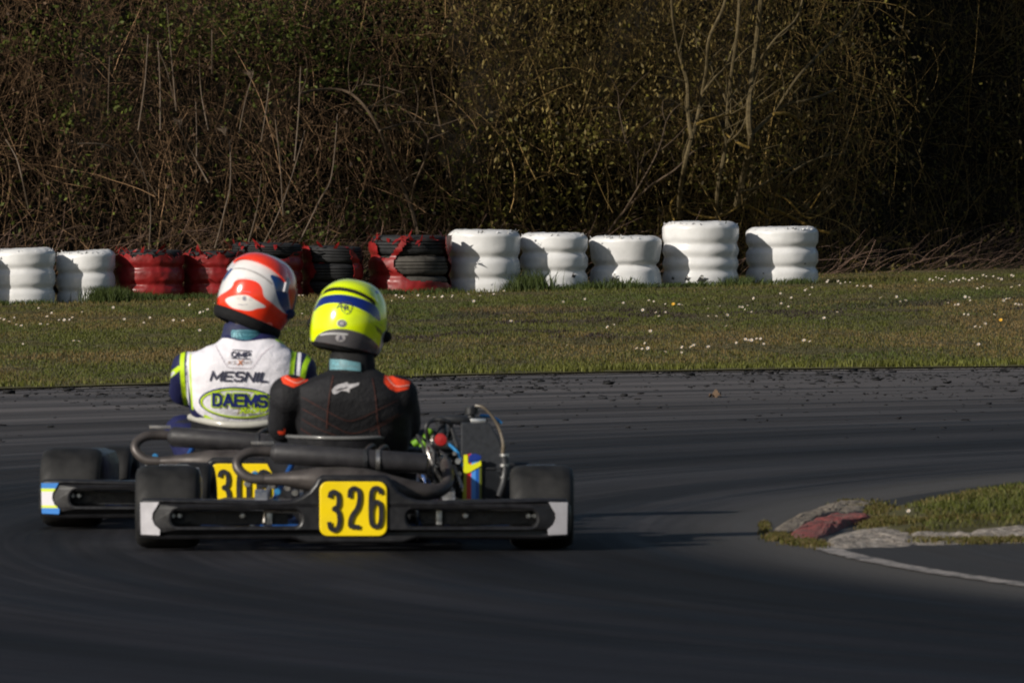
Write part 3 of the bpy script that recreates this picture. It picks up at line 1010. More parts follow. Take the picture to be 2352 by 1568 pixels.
def shrub_tree(label, trunk, branches, mat, mat2=None, twig_n=26, group='shrub trees in the thicket'):
    b = hp(*trunk[0][0])
    root = empty('shrub_tree', (b.x, b.y, float(ground_z(b.x, b.y))), label, 'tree', group)
    inv = Matrix.Translation(-root.location)
    def put(name, m, mt):
        m.v = [tuple(inv @ Vector(v)) for v in m.v]
        return m.build(name, mt, root)
    put('trunk', stem_mesh([trunk]), mat)
    for br in branches:
        put('branch', stem_mesh([br[:3]]), mat2 if (len(br) > 3 and mat2) else mat)
    # twigs that leave the branches, as one spray
    m = MB()
    ends = [q for br in branches for q in br[0][1:]] + trunk[0][2:]
    for k in range(twig_n):
        x, y = random.choice(ends)
        a = random.uniform(-1.3, 1.3); L = random.uniform(40, 130)
        c = random.uniform(-.9, .9)
        pts = [(x, y)]
        for s_ in range(5):
            a += c * .25
            pts.append((pts[-1][0] + math.sin(a) * L / 5, pts[-1][1] - math.cos(a) * L / 5))
        P = [hp(px, py, .3) for px, py in pts]
        m.tube(P, [.0055 - .0007 * i for i in range(6)], 4, sub=2)
    put('twig_spray', m, mat)
    return root


shrub_tree('grey green shrub tree with a forked leaning trunk behind the tallest white tyre stack',
           ([(1690, 480), (1704, 420), (1716, 370), (1723, 320), (1719, 270), (1724, 200), (1734, 120), (1742, 60), (1750, -40), (1752, -120)], 10, 6),
           [([(1720, 315), (1745, 290), (1776, 262), (1810, 240), (1845, 232), (1880, 222), (1920, 205)], 6, 3),
            ([(1780, 258), (1800, 225), (1830, 180), (1870, 135), (1915, 90), (1960, 40), (1990, -20)], 4.5, 2.5),
            ([(1723, 210), (1740, 150), (1780, 90), (1830, 40), (1850, -40)], 4, 2.5),
            ([(1720, 340), (1690, 325), (1660, 300), (1645, 270)], 4, 2, 1),
            ([(1776, 262), (1810, 262), (1832, 275), (1842, 292)], 5, 4, 1),
            ([(1700, 440), (1740, 430), (1790, 400), (1850, 370)], 4, 2)], M_bark, M_bark2)
shrub_tree('pale green shrub tree with two thin upright stems behind the white tyre stacks',
           ([(1560, 500), (1562, 440), (1572, 380), (1584, 330), (1600, 280), (1612, 220), (1622, 160), (1628, 90), (1660, 20), (1680, -60)], 7, 4),
           [([(1588, 320), (1580, 260), (1578, 190), (1560, 120), (1545, 40), (1540, -60)], 6, 4),
            ([(1600, 285), (1640, 272), (1680, 262), (1708, 250)], 4, 2, 1),
            ([(1612, 215), (1640, 180), (1668, 150), (1690, 90)], 4, 2),
            ([(1560, 470), (1590, 490), (1640, 500), (1690, 478), (1720, 440)], 4, 2.5, 1),
            ([(1565, 440), (1540, 470), (1550, 510), (1560, 545)], 3.5, 2, 1)], M_bark, M_bark2)
shrub_tree('dark upright shrub tree with one tall stem left of the forked trunk',
           ([(1645, 500), (1650, 420), (1668, 330), (1672, 240), (1682, 150), (1694, 60), (1700, -60)], 6, 4),
           [([(1672, 240), (1650, 190), (1625, 150), (1600, 110)], 4, 2), ([(1668, 330), (1700, 300), (1720, 250)], 3, 2)], M_bark, None, 18)
shrub_tree('yellow lichened shrub tree sprawling low behind the rightmost white tyre stack',
           ([(1760, 520), (1765, 480), (1780, 440), (1815, 400), (1850, 375)], 5, 3),
           [([(1765, 480), (1790, 485), (1830, 505), (1870, 525), (1905, 535)], 5, 4, 1), ([(1780, 445), (1810, 460), (1850, 500), (1890, 490), (1920, 470)], 4, 2, 1),
            ([(1850, 375), (1890, 360), (1940, 352)], 3, 2), ([(1765, 500), (1735, 480), (1700, 470), (1660, 490), (1640, 530)], 4, 2.5, 1),
            ([(1830, 505), (1860, 480), (1885, 440)], 3, 2, 1)], M_bark, M_bark2, 30)
shrub_tree('grey shrub tree with a stem arching over to the right above the torn red stacks',
           ([(960, 540), (945, 480), (920, 420), (895, 360), (872, 300), (842, 250), (805, 215), (765, 205), (720, 208), (690, 215)], 5.5, 3),
           [([(945, 480), (950, 430), (975, 370), (985, 320)], 4, 2), ([(872, 300), (905, 290), (950, 280), (1010, 290)], 3, 1.5), ([(805, 215), (830, 195), (880, 200), (930, 215)], 2.6, 1.4)], M_bark3, None, 22)
shrub_tree('thin brown shrub tree leaning right over the middle white tyre stacks',
           ([(1390, 545), (1430, 490), (1490, 430), (1550, 390), (1590, 350)], 4, 2.4),
           [([(1430, 490), (1460, 440), (1510, 350), (1530, 280)], 3, 1.5), ([(1490, 430), (1470, 380), (1440, 330), (1420, 250)], 3, 1.5)], M_bark3, None, 22)

# ------------------------------------------------------------------ dry pale stalks on the left
M_stalk = plain('dry stalk', (0.12, 0.088, 0.062), 0.7, var=0.3, scale=14, spec=0.25)
ST = [([(247, 264), (250, 200), (253, 130)], 1.6), ([(318, 300), (334, 190), (340, 80)], 2.0), ([(369, 300), (368, 190), (362, 95)], 2.0), ([(404, 255), (393, 120), (384, 8)], 2.0), ([(362, 110), (385, 165), (405, 255)], 1.6),
      ([(478, 300), (461, 210), (458, 120)], 1.8), ([(487, 170), (488, 120), (487, 68)], 1.6), ([(494, 570), (520, 470), (529, 420), (527, 330), (518, 312)], 2.3), ([(549, 304), (562, 240), (578, 183)], 1.8), ([(600, 325), (612, 250), (619, 188)], 1.8),
      ([(677, 370), (686, 260), (690, 154)], 2.0), ([(688, 555), (735, 460), (762, 403), (775, 262)], 2.1), ([(452, 360), (451, 300), (449, 234)], 1.6), ([(650, 495), (644, 380), (633, 275)], 1.8), ([(66, 480), (52, 410), (38, 362), (12, 320)], 2.4),
      ([(478, 420), (445, 360), (428, 325), (414, 294)], 2.0), ([(180, 330), (250, 335), (310, 380), (360, 450)], 2.0), ([(600, 570), (640, 490), (672, 400), (700, 300)], 1.8), ([(340, 590), (345, 480), (332, 400), (300, 330)], 1.8), ([(566, 570), (590, 480), (600, 400)], 1.6)]
for i, (pts, r) in enumerate(ST):
    b = hp(*pts[0], .32)
    m = stem_mesh([(pts, r, r * .6)], .32)
    if i in (7, 15, 8):                       # feathery seed head at the tip
        tip = hp(*pts[-1], .32)
        for k in range(22):
            a = random.uniform(-.7, .3); L = random.uniform(.05, .12)
            m.tube([tip, tip + Vector((math.sin(a) * L * .6, random.uniform(-.02, .02), L * math.cos(a) * .6)), tip + Vector((math.sin(a) * L - .02, 0, math.cos(a) * L * .8))], [.003, .003, .001], 4)
    o = m.build('dry_stalk', M_stalk)
    me = o.data
    off = Vector((b.x, b.y, b.z))
    for v in me.vertices: v.co -= off
    o.location = off
    tag(o, 'pale dry stalk standing in the brown brambles', 'stalk', 'dry stalks in the brambles')

# ================================================================== TYRE STACKS
M_wrap = plain('white plastic wrap', (0.66, 0.655, 0.65), 0.30, var=0.12, scale=5, bump=0.12, spec=0.45)
M_red = plain('torn red plastic wrap', (0.20, 0.010, 0.010), 0.42, var=0.35, scale=9, bump=0.2, spec=0.4)
M_tyre = plain('old tyre rubber', (0.020, 0.020, 0.021), 0.75, var=0.4, scale=12, bump=0.3, spec=0.25)
M_tyre2 = plain('dusty tyre rubber', (0.070, 0.064, 0.056), 0.85, var=0.4, scale=12, bump=0.3, spec=0.15)
M_hole = plain('dark hole', (0.012, 0.012, 0.012), 0.8)


def stack_pos(x0, x1, ybase):
    xc = (x0 + x1) / 2
    Yq = 96.0
    for _ in range(8):
        Xq = (xc - 1176) * Yq / FPX
        Yq = float(row_y(Xq))
    r = (x1 - x0) / 2 * Yq / FPX
    return Vector((Xq, Yq, float(ground_z(Xq, Yq)))), r, Yq / FPX


def white_stack(x0, x1, yt, yb, label, seams, tilt=0.0, depth=.018, tears=(), waist=0.0):
    p, r, m2 = stack_pos(x0, x1, yb)
    p.z = at(0, yb + 6, p.y - r).z * 1.0
    H = (yb + 6 - yt) * m2
    root = empty('tyre_stack', p, label, 'tyre stack', 'tyre stacks along the edge of the verge')
    prof_t = np.linspace(0, 1, 70)
    sd = int(x0) + 3
    def rad_at(t, th):
        g = sum(math.exp(-((t - s_) / .06) ** 2) for s_ in seams)
        q = r * (1 - depth / r * g - .03 * waist * math.exp(-((t - .5) / .28) ** 2))
        edge = 1 - .16 * max(0, (t - .90) / .10) ** 2.2 - .05 * max(0, (.06 - t) / .06) ** 2
        lump = 1 + .022 * (float(vnoise(th * 1.6 + sd, t * 4, sd)) - .5) + .006 * (float(vnoise(th * 7, t * 16, sd + 3)) - .5)
        return q * edge * lump
    m = MB(); n = 72; V = []
    for t in prof_t:
        for k in range(n):
            th = 2 * math.pi * k / n
            ww = abs(((th + math.pi) % (2 * math.pi)) - math.pi)
            R_ = rad_at(t, ww * 1.0)
            z = t * H + (.012 * (float(vnoise(ww * 5, 1.0, sd + 9)) - .5) + tilt * math.cos(th) * r) * t
            V.append((R_ * math.cos(th), R_ * math.sin(th), z))
    K = len(prof_t)
    # the film folds over the top rim and sags into the hole of the upper tyre
    for (q, dz) in ((.74, .006), (.62, -.012), (.50, -.05), (.3, -.07), (.02, -.075)):
        for k in range(n):
            th = 2 * math.pi * k / n
            V.append((r * q * math.cos(th), r * q * math.sin(th), H + dz + tilt * math.cos(th) * r + .01 * (float(vnoise(th * 6, q * 5, sd)) - .5)))
    K += 5
    Fc = [(i * n + k, i * n + (k + 1) % n, (i + 1) * n + (k + 1) % n, (i + 1) * n + k) for i in range(K - 1) for k in range(n)]
    m.add(V, Fc)
    w = m.build('plastic_wrap', M_wrap, root, sharp=80)
    # loose ends of film along the rim
    for k in range(16):
        f = MB()
        th = random.uniform(math.pi * 1.0, math.pi * 2.0); L = random.uniform(.02, .06)
        a = Vector((r * .93 * math.cos(th), r * .93 * math.sin(th), H * .975))
        e = Vector((math.cos(th), math.sin(th), 0)) * r * .03
        tn = Vector((-math.sin(th), math.cos(th), 0)) * random.uniform(.01, .03)
        f.add([a, a + tn, a + tn * .6 + e * 1.6 + Vector((0, 0, random.uniform(-.5, .7) * L)), a + e + Vector((0, 0, random.uniform(-.4, .5) * L))], [(0, 1, 2, 3)])
        f.build('film_shred', M_wrap, root, smooth=False, sharp=0)
    bvh = BVHTree.FromPolygons([v.co for v in w.data.vertices], [tuple(q.vertices) for q in w.data.polygons])
    for (tx, ty, sx, sy) in tears:
        lx = (tx - (x0 + x1) / 2) * m2; lz = (yb + 6 - ty) * m2
        def onto(x, z, o=.004):
            h = bvh.ray_cast(Vector((x, -2, z)), Vector((0, 1, 0)))
            return (h[0] - Vector((0, o, 0))) if h[0] else Vector((x, -r * .6, z))
        hx, hz = sx * m2 / 2, sy * m2 / 2
        pts = [(-hx, -hz * .6), (-hx * .5, hz), (hx * .2, hz * .4), (hx, hz * .55), (hx * .55, -hz * .2), (hx * .2, -hz), (-hx * .3, -hz * .5)]
        MB().add([onto(lx + a, lz + b) for a, b in pts], [tuple(range(7))]).build('torn_hole', M_hole, root, smooth=False, sharp=0)
        q = [onto(lx - hx * .5, lz + hz), onto(lx + hx * .2, lz + hz * .5), onto(lx + hx * .25, lz + hz * 1.5), onto(lx - hx * .2, lz + hz * 1.7)]
        q[2].y -= .03; q[3].y -= .035
        MB().add(q, [(0, 1, 2, 3)]).build('film_flap', M_wrap, root, smooth=False, sharp=0)
    return root


s3 = (.34, .67)
white_stack(-200, -38, 566, 706, 'white wrapped tyre stack beyond the left edge of the photo', s3)
white_stack(-33, 127, 573, 704, 'white wrapped tyre stack cut by the left edge of the photo', s3, .03)
white_stack(129, 265, 578, 702, 'white wrapped tyre stack next to the leftmost red one', (.30, .62), .05)
white_stack(1028, 1195, 530, 670, 'white wrapped tyre stack touching the torn red stack', (.25, .58), -.01, .02)
white_stack(1195, 1350, 537, 660, 'white wrapped tyre stack with one small tear low on its right', (.33, .66), .0, .022, ((1318, 634, 12, 10),))
white_stack(1352, 1521, 544, 658, 'shortest white wrapped tyre stack with a narrow waist and low tears', (.45,), .0, .028, ((1412, 643, 20, 18), (1448, 640, 6, 8)), 2.5)
white_stack(1521, 1697, 511, 655, 'tallest white wrapped tyre stack with black torn holes at its foot', (.26, .46, .67), .0, .016, ((1578, 641, 14, 10), (1612, 643, 28, 14), (1545, 640, 8, 7)))
white_stack(1713, 1880, 523, 653, 'white wrapped tyre stack at the right end of the row', (.33, .66), .01, .024, ((1848, 606, 5, 4), (1752, 628, 4, 4)))


def tyre(r, w, z, mat, root, dx=0, dy=0, tilt=0.0, seed=0):
    """car tyre lying flat: rounded shoulders, grooves, sidewalls, open middle"""
    pr = []
    for t in np.linspace(0, 1, 26):
        g = .012 if int(t * 26) in (8, 13, 18) else 0
        sh = .06 * (abs(2 * t - 1) ** 4)
        pr.append((r * (1 - sh) - g, z + w * (.08 + .84 * t)))
    pr = [(r * .58, z + w * .16), (r * .60, z + w * .10), (r * .74, z), (r * .88, z + w * .02)] + pr + [(r * .88, z + w * .98), (r * .74, z + w), (r * .60, z + w * .9), (r * .58, z + w * .84)]
    M = Matrix.Translation((dx, dy, 0)) @ Matrix.Rotation(tilt, 4, 'Y')
    return MB().lathe(pr, 48, M, close=True).build('tyre', mat, root, sharp=50)


def red_stack(x0, x1, yt, yb, label, ntyre, keep, mats, tilt=0.0, fringe=30):
    """black tyres, partly covered by torn red film; keep(px, py) > 0 where film is left on the front"""
    p, r, m2 = stack_pos(x0, x1, yb)
    p.z = at(0, yb + 6, p.y - r).z
    H = (yb + 6 - yt) * m2
    root = empty('tyre_stack', p, label, 'tyre stack', 'tyre stacks along the edge of the verge')
    w = H / ntyre
    for k in range(ntyre):
        tyre(r * .965 * (1 if k % 2 else .985), w * .985, k * w, mats[k % len(mats)], root, random.uniform(-.012, .012), random.uniform(-.01, .01), tilt * (k == ntyre - 1))
    n, K = 140, 60
    V = np.zeros((K, n, 3)); A = np.zeros((K, n))
    sd = int(x0)
    for i in range(K):
        t = i / (K - 1)
        for k in range(n):
            th = 2 * math.pi * k / n
            g = sum(math.exp(-((t - q / ntyre) / .06) ** 2) for q in range(1, ntyre))
            R_ = r * 1.0 * (1 - .06 * g) + .018 * (float(vnoise(th * 4 + sd, t * 5, sd)) - .45) + .008
            x, y = R_ * math.cos(th), R_ * math.sin(th)
            V[i, k] = (x, y, t * H * .995)
            if y <= 0:
                pxx = (x0 + x1) / 2 + x / m2; pyy = yb + 6 - t * H / m2
                A[i, k] = keep(pxx, pyy) + (float(vnoise(pxx / 9., pyy / 7., sd + 2)) - .5) * 7
            else:
                A[i, k] = 5 if t < .8 else -1
    m = MB()
    idx = np.arange(K * n).reshape(K, n)
    fs = [(int(idx[i, k]), int(idx[i, (k + 1) % n]), int(idx[i + 1, (k + 1) % n]), int(idx[i + 1, k])) for i in range(K - 1) for k in range(n)
          if A[i, k] + A[i + 1, k] + A[i, (k + 1) % n] + A[i + 1, (k + 1) % n] > 0]
    m.add(V.reshape(-1, 3), fs)
    o = m.build('torn_wrap', M_red, root, solid=.004)
    for k in range(fringe):
        f = MB()
        th = random.uniform(math.pi * 1.02, math.pi * 1.98)
        if random.random() < .3: th = random.choice([math.pi * 1.02, math.pi * 1.97, math.pi * 1.1])
        a = Vector((r * .98 * math.cos(th), r * .98 * math.sin(th), H * random.uniform(.90, 1.0)))
        tn = Vector((-math.sin(th), math.cos(th), 0)) * random.uniform(.012, .04)
        up = Vector((random.uniform(-.05, .05), random.uniform(-.03, .02), random.uniform(-.05, .07)))
        o_ = Vector((math.cos(th), math.sin(th), 0)) * random.uniform(.0, .03)
        f.add([a, a + tn, a + tn * .8 + up * .5 + o_, a + up + o_ * 1.4 + tn * .3, a + up * .5 + o_], [(0, 1, 2, 4), (4, 2, 3)])
        f.build('film_shred', M_red, root, smooth=False, sharp=0)
    return root, (r, H, m2)


def poly_keep(*polys):
    P = [smooth2(q, 3) for q in polys]
    return lambda x, y: max(float(sdf(np.array([x]), np.array([y]), q)[0]) for q in P)


full = lambda top: (lambda x, y: (y - top) * 1.0)
red_stack(265, 421, 574, 688, 'red wrapped tyre stack beside the two leftmost white ones', 3, lambda x, y: y - 589 - 4 * math.sin(x * .13) + (8 if int(x / 16) % 3 == 0 else 0), [M_tyre], .0, 40)
red_stack(420, 562, 577, 684, 'red wrapped tyre stack between two red ones, behind the red helmet', 3, lambda x, y: y - 590 - 3 * math.sin(x * .11) + (8 if int(x / 14) % 3 == 0 else 0), [M_tyre], .0, 30)
red_stack(525, 693, 558, 681, 'red wrapped tyre stack with a bare black tyre on top', 4, lambda x, y: y - 592 - 5 * math.sin(x * .09) + 12 * max(0, (x - 660) / 30), [M_tyre], .02, 30)
red_stack(695, 832, 565, 679, 'mostly bare black tyre stack with red shreds down its sides', 3, poly_keep([(690, 570), (712, 570), (716, 600), (726, 625), (712, 650), (722, 682), (690, 684)], [(805, 575), (822, 590), (833, 620), (834, 690), (812, 690), (815, 625)]), [M_tyre], .03, 26)
red_stack(849, 1035, 541, 674, 'torn red tyre stack with bare tyres showing, touching a white stack', 3, poly_keep([(845, 560), (866, 562), (868, 585), (895, 592), (915, 560), (922, 540), (935, 540), (930, 562), (905, 598), (908, 618), (935, 640), (960, 645), (1028, 650), (1035, 690), (845, 690), (846, 610)], [(1026, 540), (1040, 545), (1040, 600), (1032, 600)]), [M_tyre2, M_tyre2, M_tyre], .0, 46)

# ================================================================== KARTS
M_plas = plain('black bumper plastic', (0.0105, 0.0105, 0.0125), 0.42, var=0.3, scale=25, spec=0.4)
M_slick = plain('slick tyre rubber', (0.010, 0.0098, 0.0098), 0.66, var=0.6, scale=9, bump=0.1, spec=0.35)
M_rim = plain('dark wheel alloy', (0.10, 0.10, 0.11), 0.4, 0.8)
M_steel = plain('bare steel', (0.45, 0.43, 0.41), 0.35, 0.9, var=0.2)
M_alu = plain('bright alloy', (0.62, 0.62, 0.62), 0.35, 0.9, var=0.15)
M_exh = plain('dull exhaust steel', (0.065, 0.056, 0.053), 0.48, 0.35, var=0.35, scale=16, spec=0.4)
M_muff = plain('black silencer', (0.026, 0.025, 0.028), 0.5, 0.1, var=0.3, scale=16, spec=0.4)
M_blue = plain('blue painted frame', (0.01, 0.06, 0.22), 0.35, var=0.2, coat=0.5)
M_engine = plain('black engine casting', (0.020, 0.021, 0.024), 0.5, 0.2, var=0.4, scale=40, bump=0.3)
M_rubber = plain('rubber hose', (0.018, 0.019, 0.022), 0.5)
M_clearhose = plain('pale hose', (0.11, 0.09, 0.065), 0.3, var=0.2)
M_redcap = plain('red cap', (0.34, 0.012, 0.012), 0.4)
M_lime = plain('lime plastic', (0.13, 0.30, 0.01), 0.45)
M_ltblue = plain('light blue anodised', (0.05, 0.30, 0.65), 0.3, 0.4)
M_plate = plain('yellow number plate', (0.86, 0.63, 0.003), 0.4, var=0.06, scale=12, spec=0.4)
M_digit = plain('black digits', (0.012, 0.012, 0.016), 0.45)
M_whitest = plain('white sticker', (0.46, 0.45, 0.48), 0.4, var=0.12, scale=20)
M_seatg = plain('grey seat shell', (0.13, 0.13, 0.13), 0.3, var=0.2, scale=18, coat=0.3)
M_seatw = plain('pale seat shell', (0.42, 0.41, 0.37), 0.3, var=0.1, scale=18, coat=0.4)
M_rad = plain('radiator core', (0.018, 0.021, 0.027), 0.6, 0.2, var=0.3, scale=60)
M_pad = plain('white pod sticker', (0.6, 0.6, 0.62), 0.4, var=0.1)
M_floor = plain('floor tray', (0.10, 0.10, 0.10), 0.5, 0.5)


def stripes_mat(name, stops, axis=0, noise_amt=0.0):
    """printed sticker: hard bands along one object axis"""
    m, nt, p = new_mat(name)
    tc = node(nt, 'ShaderNodeTexCoord')
    sp = node(nt, 'ShaderNodeSeparateXYZ'); nt.links.new(tc.outputs['Generated'], sp.inputs[0])
    r = node(nt, 'ShaderNodeValToRGB'); r.color_ramp.interpolation = 'CONSTANT'
    while len(r.color_ramp.elements) < len(stops): r.color_ramp.elements.new(0.5)
    for e, (q, c) in zip(r.color_ramp.elements, stops): e.position = q; e.color = rgba(c)
    nt.links.new(sp.outputs[axis], r.inputs[0]); nt.links.new(r.outputs[0], p.inputs['Base Color'])
    p.inputs['Roughness'].default_value = 0.35
    return m


YEL, RED_, SKY, NAVY, OLV = (0.75, 0.75, 0.01), (0.70, 0.03, 0.02), (0.08, 0.30, 0.75), (0.008, 0.03, 0.22), (0.10, 0.12, 0.01)
M_stick = stripes_mat('radiator sticker', [(0, (0.45, 0.42, 0.01)), (0.20, RED_), (0.45, SKY), (0.68, (0.01, 0.10, 0.42)), (0.86, OLV)])
M_team = stripes_mat('team sticker', [(0, (0.03, 0.20, 0.60)), (0.20, (0.7, 0.8, 0.05)), (0.28, (0.7, 0.68, 0.72)), (0.72, (0.6, 0.75, 0.05)), (0.82, (0.02, 0.18, 0.55))], 2)

DIG = {
    '3': [(0.08, .84), (.18, .96), (.45, 1.0), (.75, .95), (.88, .80), (.80, .62), (.45, .555), (.82, .48), (.95, .27), (.82, .08), (.48, .0), (.16, .06), (.04, .22)],
    '2': [(.04, .76), (.08, .93), (.30, 1.0), (.60, 1.0), (.86, .92), (.90, .72), (.72, .50), (.30, .32), (.10, .16), (.08, .02), (.10, .0), (.94, .0)],
    '6': [(.93, .84), (.84, .96), (.50, 1.0), (.20, .95), (.06, .78), (.05, .25), (.18, .04), (.50, .0), (.82, .05), (.95, .25), (.92, .52), (.74, .62), (.5, .635), (.22, .58), (.06, .42)],
    '0': [(.5, 1), (.18, .94), (.05, .72), (.05, .28), (.18, .06), (.5, 0), (.82, .06), (.95, .28), (.95, .72), (.82, .94), (.5, 1)],
    '7': [(.05, .95), (.95, .95), (.62, .5), (.40, .0)],
}


def digit_vf(ch, x0, y0, x1, y1, w):
    pts = DIG[ch]
    sp = smooth2(pts, 5, closed=False) if ch not in '7' else pts
    if ch == '2': sp = smooth2(pts[:10], 5, closed=False) + [pts[-1]]
    return ribbon([(x0 + a * (x1 - x0), y0 + b * (y1 - y0)) for a, b in sp], w)


def rrect(x0, y0, x1, y1, r, n=5):
    out = []
    for cx, cy, a0 in ((x1 - r, y1 - r, 0), (x0 + r, y1 - r, 90), (x0 + r, y0 + r, 180), (x1 - r, y0 + r, 270)):
        for k in range(n + 1):
            a = rad(a0 + 90 * k / n)
            out.append((cx + r * math.cos(a), cy + r * math.sin(a)))
    return out


def plate_xz(outlines, y, thick, bev, M=None):
    """outlines in x,z made into a slab that faces -y at depth y"""
    V, Fc = flat_curve(outlines, max(thick / 2 - bev, 0.0002), bev)
    m = MB()
    m.add([(a, y + thick / 2 - c, b) for a, b, c in V], Fc)
    return m


def kart_wheel(root, x, y, r, w, steer=0.0):
    wh = bpy.data.objects.new('wheel', None); COL.objects.link(wh); wh.parent = root
    wh.empty_display_size = .05
    wh.location = (x, y, r); wh.rotation_euler = (0, 0, steer)
    M = Matrix.Rotation(rad(90), 4, 'Y')
    pr = [(r * .50, -w * .40), (r * .56, -w * .46), (r * .78, -w * .5), (r * .90, -w * .475), (r * .97, -w * .41), (r * .995, -w * .30), (r, -w * .1), (r, w * .1), (r * .995, w * .30), (r * .97, w * .41), (r * .90, w * .475), (r * .78, w * .5), (r * .56, w * .46), (r * .50, w * .40)]
    MB().lathe(pr, 56, M, close=True).build('tyre', M_slick, wh, sharp=60)
    pr = [(.012, -w * .30), (.03, -w * .30), (.034, -w * .22), (r * .40, -w * .24), (r * .50, -w * .44), (r * .53, -w * .46), (r * .49, -w * .36), (r * .46, 0), (r * .49, w * .36), (r * .53, w * .46), (r * .50, w * .44), (r * .40, w * .20), (.034, w * .18), (.012, w * .2)]
    MB().lathe(pr, 40, M, close=True).build('rim', M_rim, wh, sharp=40)
    return wh


def seat_fn(w0, lift=0.0):
    def f(u, v):
        # v from the top of the back (0) to the front lip (1); u across
        a = (u - .5) * 2
        prof = [(-.005, .345 + lift), (.02, .25), (.07, .14), (.15, .065), (.27, .045), (.40, .07), (.50, .12)]
        k = v * (len(prof) - 1); i = min(int(k), len(prof) - 2); t = k - i
        y = prof[i][0] * (1 - t) + prof[i + 1][0] * t; z = prof[i][1] * (1 - t) + prof[i + 1][1] * t
        wd = w0 * (1 - .12 * v)
        wrap = abs(a) ** 2.6
        return (a * wd, y + .13 + wrap * .13 * (1 - v) ** .7, z + wrap * (.08 * math.sin(math.pi * min(1, v * 1.1)) - .01) - (1 - abs(a) ** 2) * (.012 if lift < .02 else .034) * (1 - v))
    return f


